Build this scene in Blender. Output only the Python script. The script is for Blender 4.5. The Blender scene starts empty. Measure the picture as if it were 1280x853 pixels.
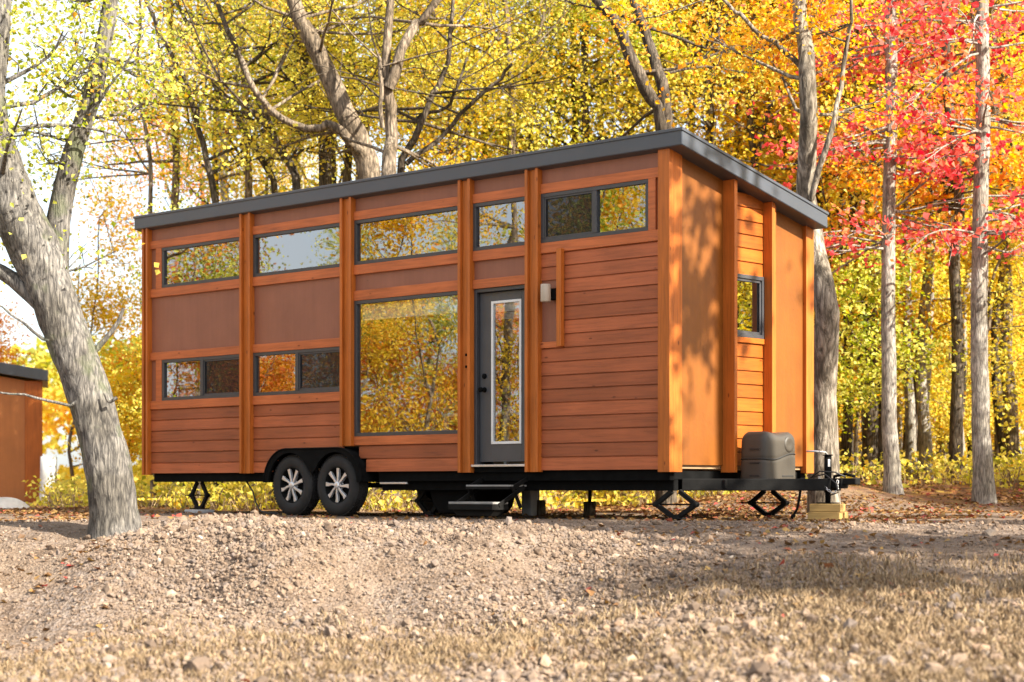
import bpy, math, random
import numpy as np
from mathutils import Vector, Matrix

random.seed(7)
R = math.radians
scene = bpy.context.scene
col = scene.collection

# ------------------------------------------------------------------ helpers
F, CX, HY, CZ = 2344.0, 640.0, 609.0, 0.36      # focal length in photo pixels, horizon row, camera height


def at(px, py, Y):
    """world point at distance Y for a pixel of the photograph"""
    return (float((px - CX) / F * Y), float(Y), float(CZ + (HY - py) / F * Y))


def tag(o, label=None, cat=None, group=None, kind=None):
    if label: o['label'] = label
    if cat: o['category'] = cat
    if group: o['group'] = group
    if kind: o['kind'] = kind
    return o


def empty(name, loc=(0, 0, 0), rz=0.0, parent=None):
    o = bpy.data.objects.new(name, None)
    o.empty_display_size = 0.3
    col.objects.link(o)
    o.location = loc
    o.rotation_euler = (0, 0, rz)
    if parent: o.parent = parent
    return o


class MB:
    def __init__(s):
        s.v = []; s.f = []; s.m = []; s.sm = []

    def add(s, verts, faces, smooth=False, mi=0):
        b = len(s.v)
        s.v += [tuple(map(float, p)) for p in verts]
        for f in faces:
            s.f.append(tuple(i + b for i in f)); s.m.append(mi); s.sm.append(smooth)

    def box(s, x0, x1, y0, y1, z0, z1, mi=0):
        x0, x1 = min(x0, x1), max(x0, x1); y0, y1 = min(y0, y1), max(y0, y1); z0, z1 = min(z0, z1), max(z0, z1)
        v = [(x0, y0, z0), (x1, y0, z0), (x1, y1, z0), (x0, y1, z0), (x0, y0, z1), (x1, y0, z1), (x1, y1, z1), (x0, y1, z1)]
        s.add(v, [(0, 3, 2, 1), (4, 5, 6, 7), (0, 1, 5, 4), (1, 2, 6, 5), (2, 3, 7, 6), (3, 0, 4, 7)], mi=mi)

    def bar(s, a, b, w, h, up=(0, 0, 1), mi=0):
        a = Vector(a); b = Vector(b); d = (b - a).normalized(); up = Vector(up)
        if abs(d.dot(up)) > .98: up = Vector((1, 0, 0))
        x = d.cross(up).normalized(); y = x.cross(d)
        v = []
        for p in (a, b):
            for sx, sy in ((-1, -1), (1, -1), (1, 1), (-1, 1)):
                v.append(p + x * (sx * w / 2) + y * (sy * h / 2))
        s.add(v, [(0, 3, 2, 1), (4, 5, 6, 7), (0, 1, 5, 4), (1, 2, 6, 5), (2, 3, 7, 6), (3, 0, 4, 7)][:6], mi=mi)

    def prism(s, poly, y0, y1, axis='y', mi=0):
        """poly: list of 2-D points; extruded along axis"""
        n = len(poly)
        def P(a, b, t):
            return (a, t, b) if axis == 'y' else ((t, a, b) if axis == 'x' else (a, b, t))
        v = [P(a, b, y0) for a, b in poly] + [P(a, b, y1) for a, b in poly]
        f = [tuple(range(n))[::-1], tuple(range(n, 2 * n))] + [(i, (i + 1) % n, n + (i + 1) % n, n + i) for i in range(n)]
        s.add(v, f, mi=mi)

    def tube(s, pts, rad, sides=8, cap=True, rng=None, rough=0.0, mi=0):
        v, f = tube_np(np.array(pts, float), np.array(rad, float) if not np.isscalar(rad) else np.full(len(pts), float(rad)), sides, rng, rough)
        fl = [tuple(q) for q in f]
        if cap:
            n = len(pts)
            fl.append(tuple(range(sides))[::-1]); fl.append(tuple(range((n - 1) * sides, n * sides)))
        s.add(v, fl, smooth=True, mi=mi)

    def lathe(s, prof, c, axis='y', seg=40, smooth=True, mi=0):
        """prof: list of (offset along axis, radius)"""
        v = []; f = []; n = len(prof)
        for k in range(seg):
            a = 2 * math.pi * k / seg
            for o, r in prof:
                ca, sa = r * math.cos(a), r * math.sin(a)
                if axis == 'y': v.append((c[0] + ca, c[1] + o, c[2] + sa))
                elif axis == 'z': v.append((c[0] + ca, c[1] + sa, c[2] + o))
                else: v.append((c[0] + o, c[1] + ca, c[2] + sa))
        for k in range(seg):
            k2 = (k + 1) % seg
            for i in range(n - 1):
                f.append((k * n + i, k * n + i + 1, k2 * n + i + 1, k2 * n + i))
        s.add(v, f, smooth=smooth, mi=mi)

    def build(s, name, mats, parent=None, bevel=0.0, seg=1):
        me = bpy.data.meshes.new(name)
        me.from_pydata(s.v, [], s.f)
        if not isinstance(mats, (list, tuple)): mats = [mats]
        for m in mats: me.materials.append(m)
        me.polygons.foreach_set('material_index', s.m)
        me.polygons.foreach_set('use_smooth', s.sm)
        me.update()
        import bmesh
        bm = bmesh.new(); bm.from_mesh(me)
        bmesh.ops.recalc_face_normals(bm, faces=bm.faces)
        bm.to_mesh(me); bm.free()
        o = bpy.data.objects.new(name, me)
        col.objects.link(o)
        if parent: o.parent = parent
        if bevel:
            b = o.modifiers.new('bevel', 'BEVEL'); b.width = bevel; b.segments = seg; b.limit_method = 'ANGLE'; b.angle_limit = R(40)
        return o


def tube_np(P, rad, sides=8, rng=None, rough=0.0):
    n = len(P)
    T = np.gradient(P, axis=0); T /= np.linalg.norm(T, axis=1)[:, None] + 1e-9
    ref = np.array([1.0, 0, 0]) if abs(T[0][0]) < .8 else np.array([0, 1.0, 0])
    N = ref - T[0] * ref.dot(T[0]); N /= np.linalg.norm(N)
    a = np.linspace(0, 2 * np.pi, sides, endpoint=False)
    V = np.zeros((n, sides, 3))
    for i in range(n):
        N = N - T[i] * N.dot(T[i]); N /= np.linalg.norm(N) + 1e-9
        B = np.cross(T[i], N)
        rr = np.full(sides, rad[i])
        if rng is not None and rough > 0: rr = rr * (1 + rng.normal(0, rough, sides))
        V[i] = P[i] + rr[:, None] * (np.cos(a)[:, None] * N + np.sin(a)[:, None] * B)
    i, j = np.meshgrid(np.arange(n - 1), np.arange(sides), indexing='ij')
    j2 = (j + 1) % sides
    q = np.stack([i * sides + j, i * sides + j2, (i + 1) * sides + j2, (i + 1) * sides + j], -1).reshape(-1, 4)
    return V.reshape(-1, 3), q


def np_mesh(name, verts, quads, mats, tint=None, smooth=False, mi=None):
    """fast mesh from numpy arrays; quads (N,k) all faces with the same number of corners"""
    me = bpy.data.meshes.new(name)
    k = quads.shape[1]
    me.vertices.add(len(verts)); me.vertices.foreach_set('co', np.ascontiguousarray(verts, np.float32).ravel())
    me.loops.add(quads.size); me.loops.foreach_set('vertex_index', np.ascontiguousarray(quads, np.int32).ravel())
    me.polygons.add(len(quads))
    me.polygons.foreach_set('loop_start', np.arange(0, quads.size, k, dtype=np.int32))
    me.polygons.foreach_set('loop_total', np.full(len(quads), k, np.int32))
    me.polygons.foreach_set('use_smooth', np.full(len(quads), bool(smooth)))
    for m in (mats if isinstance(mats, (list, tuple)) else [mats]): me.materials.append(m)
    if tint is not None:
        at_ = me.attributes.new('tint', 'FLOAT', 'FACE')
        at_.data.foreach_set('value', np.ascontiguousarray(tint, np.float32))
    if mi is not None: me.polygons.foreach_set('material_index', np.ascontiguousarray(mi, np.int32))
    me.update(calc_edges=True)
    me.validate()
    return me


def np_obj(name, me, parent=None):
    o = bpy.data.objects.new(name, me); col.objects.link(o)
    if parent: o.parent = parent
    return o


# value noise on the plane
_perm = np.random.default_rng(3).random((256, 256))


def vnoise(x, y):
    xi = np.floor(x).astype(int); yi = np.floor(y).astype(int)
    fx = x - xi; fy = y - yi
    fx = fx * fx * (3 - 2 * fx); fy = fy * fy * (3 - 2 * fy)
    a = _perm[xi % 256, yi % 256]; b = _perm[(xi + 1) % 256, yi % 256]
    c = _perm[xi % 256, (yi + 1) % 256]; d = _perm[(xi + 1) % 256, (yi + 1) % 256]
    return (a * (1 - fx) + b * fx) * (1 - fy) + (c * (1 - fx) + d * fx) * fy - .5


def sstep(a, b, x):
    t = np.clip((x - a) / (b - a), 0, 1)
    return t * t * (3 - 2 * t)


# ------------------------------------------------------------------ materials
def new_mat(name):
    m = bpy.data.materials.new(name); m.use_nodes = True
    nt = m.node_tree; nt.nodes.clear()
    out = nt.nodes.new('ShaderNodeOutputMaterial')
    return m, nt, out


def N(nt, typ, **kw):
    n = nt.nodes.new(typ)
    for k, v in kw.items():
        if k.startswith('i_'): n.inputs[k[2:].replace('_', ' ')].default_value = v
        else: setattr(n, k, v)
    return n


def ramp(nt, stops, interp='LINEAR'):
    r = nt.nodes.new('ShaderNodeValToRGB'); cr = r.color_ramp; cr.interpolation = interp
    while len(cr.elements) < len(stops): cr.elements.new(.5)
    for e, (p, c) in zip(cr.elements, stops):
        e.position = p; e.color = (*c, 1) if len(c) == 3 else c
    return r


def mixc(nt, mode, fac, a, b):
    m = nt.nodes.new('ShaderNodeMix'); m.data_type = 'RGBA'; m.blend_type = mode
    L = nt.links
    for sock, val in ((m.inputs[0], fac), (m.inputs[6], a), (m.inputs[7], b)):
        if hasattr(val, 'links'): L.new(val, sock)
        else: sock.default_value = val if not isinstance(val, tuple) or len(val) == 4 else (*val, 1)
    return m.outputs[2]


def plain(name, c, rough=.6, metal=0.0, var=.15, bump=.0, scale=6.0, spec=.5, streak=0.0):
    m, nt, out = new_mat(name); L = nt.links
    tc = N(nt, 'ShaderNodeTexCoord')
    no = N(nt, 'ShaderNodeTexNoise', i_Scale=scale, i_Detail=6.0)
    L.new(tc.outputs['Object'], no.inputs['Vector'])
    lo = tuple(x * (1 - var) for x in c); hi = tuple(min(1, x * (1 + var)) for x in c)
    r = ramp(nt, [(.3, lo), (.7, hi)]); L.new(no.outputs['Fac'], r.inputs['Fac'])
    colr = r.outputs['Color']
    if streak:      # rain streaks and handling marks
        ms = N(nt, 'ShaderNodeMapping'); ms.inputs['Scale'].default_value = (9, 9, .55); L.new(tc.outputs['Object'], ms.inputs['Vector'])
        ns = N(nt, 'ShaderNodeTexNoise', i_Scale=1.5, i_Detail=6.0, i_Roughness=.7); L.new(ms.outputs[0], ns.inputs['Vector'])
        rs = ramp(nt, [(.38, (1 - streak,) * 3), (.62, (1 + streak * .6,) * 3)]); L.new(ns.outputs['Fac'], rs.inputs['Fac'])
        vs = N(nt, 'ShaderNodeTexVoronoi', i_Scale=4.2); L.new(tc.outputs['Object'], vs.inputs['Vector'])
        rv = ramp(nt, [(.02, (.55, .5, .5)), (.05, (1, 1, 1))]); L.new(vs.outputs['Distance'], rv.inputs['Fac'])
        colr = mixc(nt, 'MULTIPLY', 1.0, mixc(nt, 'MULTIPLY', 1.0, colr, rs.outputs['Color']), rv.outputs['Color'])
    p = N(nt, 'ShaderNodeBsdfPrincipled'); L.new(colr, p.inputs['Base Color'])
    p.inputs['Roughness'].default_value = rough; p.inputs['Metallic'].default_value = metal
    p.inputs['Specular IOR Level'].default_value = spec
    if bump:
        b = N(nt, 'ShaderNodeBump'); b.inputs['Strength'].default_value = bump; b.inputs['Distance'].default_value = .01
        n2 = N(nt, 'ShaderNodeTexNoise', i_Scale=scale * 12, i_Detail=4.0); L.new(tc.outputs['Object'], n2.inputs['Vector'])
        L.new(n2.outputs['Fac'], b.inputs['Height']); L.new(b.outputs['Normal'], p.inputs['Normal'])
    L.new(p.outputs['BSDF'], out.inputs['Surface'])
    return m


def wood(name, c, grain='x', rough=.5, knots=True, var=.22):
    """stained boards: grain runs along the local axis given"""
    m, nt, out = new_mat(name); L = nt.links
    tc = N(nt, 'ShaderNodeTexCoord'); geo = N(nt, 'ShaderNodeNewGeometry')
    mp = N(nt, 'ShaderNodeMapping')
    mp.inputs['Scale'].default_value = {'x': (1.1, 22, 22), 'z': (22, 22, 1.1), 'y': (22, 1.1, 22)}[grain]
    off = N(nt, 'ShaderNodeVectorMath', operation='SCALE'); off.inputs[0].default_value = (7, 13, 5)
    L.new(geo.outputs['Random Per Island'], off.inputs['Scale'])
    ad = N(nt, 'ShaderNodeVectorMath', operation='ADD')
    L.new(tc.outputs['Object'], ad.inputs[0]); L.new(off.outputs[0], ad.inputs[1]); L.new(ad.outputs[0], mp.inputs['Vector'])
    no = N(nt, 'ShaderNodeTexNoise', i_Scale=1.6, i_Detail=7.0, i_Roughness=.62, i_Distortion=.6); L.new(mp.outputs[0], no.inputs['Vector'])
    dk = tuple(x * (1 - var * 1.5) for x in c); hi = tuple(min(1, x * (1 + var)) for x in c)
    r = ramp(nt, [(.28, dk), (.5, c), (.75, hi)]); L.new(no.outputs['Fac'], r.inputs['Fac'])
    colr = r.outputs['Color']
    # every board has a tone of its own
    mr = N(nt, 'ShaderNodeMapRange'); mr.inputs['To Min'].default_value = .76; mr.inputs['To Max'].default_value = 1.24
    L.new(geo.outputs['Random Per Island'], mr.inputs['Value'])
    hs = N(nt, 'ShaderNodeHueSaturation'); L.new(mr.outputs[0], hs.inputs['Value']); L.new(colr, hs.inputs['Color'])
    colr = hs.outputs[0]
    # weathering in large soft patches
    big = N(nt, 'ShaderNodeTexNoise', i_Scale=1.3, i_Detail=3.0); L.new(tc.outputs['Object'], big.inputs['Vector'])
    rb = ramp(nt, [(.35, (.86, .84, .82)), (.65, (1.08, 1.06, 1.04))]); L.new(big.outputs['Fac'], rb.inputs['Fac'])
    colr = mixc(nt, 'MULTIPLY', 1.0, colr, rb.outputs['Color'])
    if knots:
        vo = N(nt, 'ShaderNodeTexVoronoi', i_Scale=1.0); mk = N(nt, 'ShaderNodeMapping')
        mk.inputs['Scale'].default_value = {'x': (2.6, 5, 6.3), 'z': (6.3, 5, 2.6), 'y': (5, 2.6, 6.3)}[grain]
        L.new(ad.outputs[0], mk.inputs['Vector']); L.new(mk.outputs[0], vo.inputs['Vector'])
        rk = ramp(nt, [(.045, (.3, .22, .2)), (.085, (1, 1, 1))]); L.new(vo.outputs['Distance'], rk.inputs['Fac'])
        colr = mixc(nt, 'MULTIPLY', .8, colr, rk.outputs['Color'])
    p = N(nt, 'ShaderNodeBsdfPrincipled'); L.new(colr, p.inputs['Base Color'])
    p.inputs['Roughness'].default_value = rough; p.inputs['Specular IOR Level'].default_value = .35
    b = N(nt, 'ShaderNodeBump'); b.inputs['Strength'].default_value = .35; b.inputs['Distance'].default_value = .004
    L.new(no.outputs['Fac'], b.inputs['Height']); L.new(b.outputs['Normal'], p.inputs['Normal'])
    L.new(p.outputs['BSDF'], out.inputs['Surface'])
    return m


def bark(name, lo, hi, scale=1.0, moss=0.0, bump=.9):
    m, nt, out = new_mat(name); L = nt.links
    tc = N(nt, 'ShaderNodeTexCoord')
    mp = N(nt, 'ShaderNodeMapping'); mp.inputs['Scale'].default_value = (13 * scale, 13 * scale, 2.6 * scale)
    L.new(tc.outputs['Object'], mp.inputs['Vector'])
    no = N(nt, 'ShaderNodeTexNoise', i_Scale=1.5, i_Detail=8.0, i_Roughness=.65, i_Distortion=1.2); L.new(mp.outputs[0], no.inputs['Vector'])
    vo = N(nt, 'ShaderNodeTexVoronoi', i_Scale=1.2); vo.feature = 'DISTANCE_TO_EDGE'; L.new(mp.outputs[0], vo.inputs['Vector'])
    mul = N(nt, 'ShaderNodeMath', operation='MULTIPLY_ADD'); mul.inputs[1].default_value = .55; L.new(vo.outputs['Distance'], mul.inputs[0]); L.new(no.outputs['Fac'], mul.inputs[2])
    r = ramp(nt, [(.38, tuple(x * .45 for x in lo)), (.52, lo), (.72, hi)]); L.new(mul.outputs[0], r.inputs['Fac'])
    colr = r.outputs['Color']
    pn = N(nt, 'ShaderNodeTexNoise', i_Scale=2.2, i_Detail=4.0); L.new(tc.outputs['Object'], pn.inputs['Vector'])
    rp = ramp(nt, [(.42, (.72, .7, .66)), (.6, (1.15, 1.15, 1.15))]); L.new(pn.outputs['Fac'], rp.inputs['Fac'])
    colr = mixc(nt, 'MULTIPLY', 1.0, colr, rp.outputs['Color'])
    if moss:
        mn = N(nt, 'ShaderNodeTexNoise', i_Scale=3.0, i_Detail=5.0); L.new(tc.outputs['Object'], mn.inputs['Vector'])
        rm = ramp(nt, [(.56, (0, 0, 0)), (.66, (moss, moss, moss))]); L.new(mn.outputs['Fac'], rm.inputs['Fac'])
        colr = mixc(nt, 'MIX', rm.outputs['Color'], colr, (.10, .12, .05))
    p = N(nt, 'ShaderNodeBsdfPrincipled'); L.new(colr, p.inputs['Base Color'])
    p.inputs['Roughness'].default_value = .9; p.inputs['Specular IOR Level'].default_value = .15
    b = N(nt, 'ShaderNodeBump'); b.inputs['Strength'].default_value = bump; b.inputs['Distance'].default_value = .03
    L.new(mul.outputs[0], b.inputs['Height']); L.new(b.outputs['Normal'], p.inputs['Normal'])
    L.new(p.outputs['BSDF'], out.inputs['Surface'])
    return m


def leaf(name, stops, trans=.54):
    m, nt, out = new_mat(name); L = nt.links
    a = N(nt, 'ShaderNodeAttribute', attribute_name='tint')
    r = ramp(nt, stops); L.new(a.outputs['Fac'], r.inputs['Fac'])
    d = N(nt, 'ShaderNodeBsdfPrincipled'); L.new(r.outputs['Color'], d.inputs['Base Color'])
    d.inputs['Roughness'].default_value = .55; d.inputs['Specular IOR Level'].default_value = .25
    t = N(nt, 'ShaderNodeBsdfTranslucent')
    hs = N(nt, 'ShaderNodeHueSaturation'); hs.inputs['Saturation'].default_value = 1.12; hs.inputs['Value'].default_value = 1.15
    L.new(r.outputs['Color'], hs.inputs['Color']); L.new(hs.outputs[0], t.inputs['Color'])
    mx = N(nt, 'ShaderNodeMixShader'); mx.inputs[0].default_value = trans
    L.new(d.outputs[0], mx.inputs[1]); L.new(t.outputs[0], mx.inputs[2]); L.new(mx.outputs[0], out.inputs['Surface'])
    return m


M = {}
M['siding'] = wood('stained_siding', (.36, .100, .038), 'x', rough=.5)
M['siding_end'] = wood('stained_siding_end', (.35, .090, .009), 'y', rough=.45)  # stain colour also carries the golden bounce of the shaded end wall
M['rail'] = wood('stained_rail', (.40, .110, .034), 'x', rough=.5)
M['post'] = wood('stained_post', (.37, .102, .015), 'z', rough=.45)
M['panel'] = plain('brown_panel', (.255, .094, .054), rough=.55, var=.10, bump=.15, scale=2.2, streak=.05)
M['panel_end'] = plain('end_panel_bounce_tone', (.195, .058, .003), rough=.5, var=.14, bump=.15, scale=2.2, streak=.06)  # end wall panels: warm bounce in the shade is put into the colour
M['cabin_panel_sunlit'] = plain('cabin_panel_sunlit', (.46, .165, .045), rough=.55, var=.12, bump=.15, scale=2.0, streak=.06)  # lighter copy of the end panel, sunlight put into the colour
M['roof_metal'] = plain('roof_metal', (.058, .066, .082), rough=.38, metal=.0, var=.08, scale=1.2)
M['black'] = plain('black_steel', (.0045, .0045, .0045), rough=.8, var=.4, scale=9, bump=.1, spec=.08)
M['black_dusty'] = plain('black_steel_dusty', (.008, .0075, .007), rough=.7, var=.5, scale=6, bump=.2, spec=.15)
M['frame'] = plain('dark_window_frame', (.045, .045, .050), rough=.45, var=.1)
M['door'] = plain('door_grey', (.060, .062, .068), rough=.45, var=.08)
M['white'] = plain('white_trim', (.72, .72, .70), rough=.5, var=.05)
M['alu'] = plain('bare_aluminium', (.62, .60, .58), rough=.35, metal=.6, var=.15)
M['tread'] = plain('worn_tread', (.26, .25, .235), rough=.6, var=.25, bump=.2)
M['tyre'] = plain('tyre_rubber', (.014, .013, .013), rough=.8, var=.35, scale=8, bump=.3)
M['chrome'] = plain('rim_alloy', (.62, .62, .63), rough=.35, metal=.55, var=.08)
M['tank'] = plain('tank_plastic', (.046, .038, .028), rough=.55, var=.12, scale=5, bump=.1)
M['tank_dark'] = plain('tank_plastic_shadow', (.02, .018, .015), rough=.6)
M['lamp'] = plain('lamp_shade', (.42, .35, .27), rough=.4, var=.05)
M['interior'] = plain('interior_pine', (.30, .19, .10), rough=.6, var=.15, scale=3)
M['block'] = wood('wood_block', (.32, .205, .07), 'x', rough=.7, knots=False)
M['log'] = bark('log_bark', (.10, .075, .05), (.22, .17, .12), 1.5)
M['concrete'] = plain('concrete', (.42, .42, .43), rough=.85, var=.15, bump=.3)
M['cable'] = plain('cable_rubber', (.012, .012, .012), rough=.6)
M['pale_post'] = plain('pale_painted_post', (.62, .64, .62), rough=.7, var=.15, scale=4, bump=.3)
M['boulder'] = plain('pale_rock', (.62, .58, .52), rough=.9, var=.2, bump=.6, scale=4)
M['bark_old'] = bark('old_tree_bark', (.105, .097, .09), (.235, .215, .19), 1.7, moss=.5, bump=.9)
M['bark_brown'] = bark('brown_bark', (.125, .098, .072), (.30, .235, .17), 1.1)
M['bark_dark'] = bark('dark_bark', (.060, .048, .036), (.15, .12, .09), 1.2)
M['bark_grey'] = bark('grey_bark', (.22, .20, .175), (.42, .385, .33), 1.6, bump=.45)
M['bark_furrow'] = bark('furrowed_bark', (.15, .125, .098), (.36, .31, .25), .8, bump=1.0)

LEAF = {
    'yellow': [(0, (.26, .27, .04)), (.25, (.58, .53, .08)), (.55, (.83, .71, .16)), (.8, (.85, .66, .13)), (1, (.80, .42, .06))],
    'lime': [(0, (.13, .18, .02)), (.35, (.36, .40, .035)), (.65, (.70, .68, .17)), (.9, (.83, .72, .18)), (1, (.72, .36, .04))],
    'gold': [(0, (.38, .30, .015)), (.35, (.78, .58, .06)), (.7, (.83, .54, .06)), (1, (.76, .28, .03))],
    'orange': [(0, (.70, .50, .06)), (.3, (.82, .48, .07)), (.65, (.80, .33, .06)), (1, (.68, .16, .05))],
    'red': [(0, (.80, .38, .13)), (.3, (.76, .21, .15)), (.6, (.70, .11, .12)), (1, (.48, .035, .05))],
    'russet': [(0, (.42, .24, .03)), (.4, (.66, .32, .04)), (.75, (.68, .20, .04)), (1, (.42, .09, .025))],
}
for k_, st_ in LEAF.items(): M['leaf_' + k_] = leaf('leaf_' + k_, st_)


def glass_mat():
    m, nt, out = new_mat('window_glass'); L = nt.links
    tc = N(nt, 'ShaderNodeTexCoord')
    no = N(nt, 'ShaderNodeTexNoise', i_Scale=1.6, i_Detail=1.0); L.new(tc.outputs['Object'], no.inputs['Vector'])
    b = N(nt, 'ShaderNodeBump'); b.inputs['Strength'].default_value = .03; b.inputs['Distance'].default_value = .05; L.new(no.outputs['Fac'], b.inputs['Height'])
    g = N(nt, 'ShaderNodeBsdfGlossy'); g.inputs['Roughness'].default_value = .0; g.inputs['Color'].default_value = (.93, .95, .97, 1)
    L.new(b.outputs['Normal'], g.inputs['Normal'])
    t = N(nt, 'ShaderNodeBsdfTransparent'); t.inputs['Color'].default_value = (.62, .66, .66, 1)
    lw = N(nt, 'ShaderNodeLayerWeight'); lw.inputs['Blend'].default_value = .35
    mr = N(nt, 'ShaderNodeMapRange'); mr.inputs['To Min'].default_value = .15; mr.inputs['To Max'].default_value = .85
    L.new(lw.outputs['Facing'], mr.inputs['Value'])
    mx = N(nt, 'ShaderNodeMixShader'); L.new(mr.outputs[0], mx.inputs[0]); L.new(t.outputs[0], mx.inputs[1]); L.new(g.outputs[0], mx.inputs[2])
    L.new(mx.outputs[0], out.inputs['Surface'])
    return m


M['glass'] = glass_mat()


def screen_mat():
    m, nt, out = new_mat('insect_mesh'); L = nt.links
    d = N(nt, 'ShaderNodeBsdfDiffuse'); d.inputs['Color'].default_value = (.03, .03, .033, 1)
    t = N(nt, 'ShaderNodeBsdfTransparent')
    mx = N(nt, 'ShaderNodeMixShader'); mx.inputs[0].default_value = .62
    L.new(t.outputs[0], mx.inputs[1]); L.new(d.outputs[0], mx.inputs[2]); L.new(mx.outputs[0], out.inputs['Surface'])
    return m


M['screen'] = screen_mat()


def ground_mat():
    m, nt, out = new_mat('ground_gravel'); L = nt.links
    geo = N(nt, 'ShaderNodeNewGeometry'); pos = geo.outputs['Position']
    sep = N(nt, 'ShaderNodeSeparateXYZ'); L.new(pos, sep.inputs[0])
    def noise(s, d=5.0, r=.6):
        n = N(nt, 'ShaderNodeTexNoise', i_Scale=s, i_Detail=d, i_Roughness=r); L.new(pos, n.inputs['Vector']); return n.outputs['Fac']
    v1 = N(nt, 'ShaderNodeTexVoronoi', i_Scale=34.0); L.new(pos, v1.inputs['Vector'])
    v2 = N(nt, 'ShaderNodeTexVoronoi', i_Scale=80.0); L.new(pos, v2.inputs['Vector'])
    sx = N(nt, 'ShaderNodeSeparateColor'); L.new(v1.outputs['Color'], sx.inputs[0])
    gravel = ramp(nt, [(0, (.10, .072, .054)), (.3, (.175, .13, .098)), (.55, (.225, .172, .132)), (.8, (.175, .145, .13)), (1, (.30, .24, .19))]); L.new(sx.outputs[0], gravel.inputs['Fac'])
    sx2 = N(nt, 'ShaderNodeSeparateColor'); L.new(v2.outputs['Color'], sx2.inputs[0])
    sand = ramp(nt, [(0, (.155, .11, .08)), (.5, (.22, .163, .12)), (1, (.28, .22, .165))]); L.new(sx2.outputs[1], sand.inputs['Fac'])
    big = ramp(nt, [(.4, (0, 0, 0)), (.6, (1, 1, 1))]); L.new(noise(.8), big.inputs['Fac'])
    c = mixc(nt, 'MIX', big.outputs['Color'], gravel.outputs['Color'], sand.outputs['Color'])
    dirt = ramp(nt, [(.35, (.72, .66, .60)), (.65, (1.06, 1.04, 1.02))]); L.new(noise(2.4), dirt.inputs['Fac'])
    c = mixc(nt, 'MULTIPLY', 1.0, c, dirt.outputs['Color'])
    # leaf litter of the woods
    v3 = N(nt, 'ShaderNodeTexVoronoi', i_Scale=9.0); L.new(pos, v3.inputs['Vector'])
    sx3 = N(nt, 'ShaderNodeSeparateColor'); L.new(v3.outputs['Color'], sx3.inputs[0])
    lit = ramp(nt, [(0, (.10, .055, .03)), (.4, (.22, .105, .05)), (.65, (.30, .15, .05)), (.85, (.34, .22, .05)), (1, (.28, .07, .04))]); L.new(sx3.outputs[0], lit.inputs['Fac'])
    def mrange(sock, a, b):
        r = N(nt, 'ShaderNodeMapRange'); r.inputs['From Min'].default_value = a; r.inputs['From Max'].default_value = b; L.new(sock, r.inputs['Value']); return r.outputs[0]
    nz = noise(.35, 4.0)
    ad = N(nt, 'ShaderNodeMath', operation='MULTIPLY_ADD'); ad.inputs[1].default_value = 6.0; L.new(nz, ad.inputs[0]); L.new(sep.outputs['Y'], ad.inputs[2])
    fm = mrange(ad.outputs[0], 30.0, 32.5)
    c = mixc(nt, 'MIX', fm, c, lit.outputs['Color'])
    p = N(nt, 'ShaderNodeBsdfPrincipled'); L.new(c, p.inputs['Base Color']); p.inputs['Roughness'].default_value = .95; p.inputs['Specular IOR Level'].default_value = .15
    b = N(nt, 'ShaderNodeBump'); b.inputs['Strength'].default_value = .8; b.inputs['Distance'].default_value = .02
    L.new(v1.outputs['Distance'], b.inputs['Height'])
    b2 = N(nt, 'ShaderNodeBump'); b2.inputs['Strength'].default_value = .6; b2.inputs['Distance'].default_value = .012
    L.new(v2.outputs['Distance'], b2.inputs['Height']); L.new(b.outputs['Normal'], b2.inputs['Normal'])
    L.new(b2.outputs['Normal'], p.inputs['Normal'])
    L.new(p.outputs['BSDF'], out.inputs['Surface'])
    return m


M['ground'] = ground_mat()


def tint_mat(name, stops, rough=.9):
    m, nt, out = new_mat(name); L = nt.links
    a = N(nt, 'ShaderNodeAttribute', attribute_name='tint')
    r = ramp(nt, stops); L.new(a.outputs['Fac'], r.inputs['Fac'])
    geo = N(nt, 'ShaderNodeNewGeometry')
    n = N(nt, 'ShaderNodeTexNoise', i_Scale=60.0, i_Detail=4.0); L.new(geo.outputs['Position'], n.inputs['Vector'])
    rr = ramp(nt, [(.3, (.8, .78, .76)), (.7, (1.12, 1.1, 1.08))]); L.new(n.outputs['Fac'], rr.inputs['Fac'])
    c = mixc(nt, 'MULTIPLY', 1.0, r.outputs['Color'], rr.outputs['Color'])
    p = N(nt, 'ShaderNodeBsdfPrincipled'); L.new(c, p.inputs['Base Color']); p.inputs['Roughness'].default_value = rough; p.inputs['Specular IOR Level'].default_value = .2
    L.new(p.outputs['BSDF'], out.inputs['Surface'])
    return m


M['stone'] = tint_mat('gravel_stone', [(0, (.085, .06, .045)), (.25, (.165, .12, .088)), (.5, (.235, .172, .124)), (.7, (.18, .145, .125)), (.86, (.29, .195, .128)), (.95, (.36, .295, .235)), (1, (.50, .44, .37))])
M['straw'] = tint_mat('dry_straw', [(0, (.14, .092, .05)), (.5, (.25, .175, .10)), (1, (.35, .265, .165))])
M['litter'] = leaf('fallen_leaf', [(0, (.12, .065, .03)), (.4, (.20, .10, .04)), (.65, (.27, .15, .05)), (.82, (.30, .19, .06)), (.93, (.26, .07, .04)), (1, (.38, .05, .05))], trans=.15)

# ------------------------------------------------------------------ terrain


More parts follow.
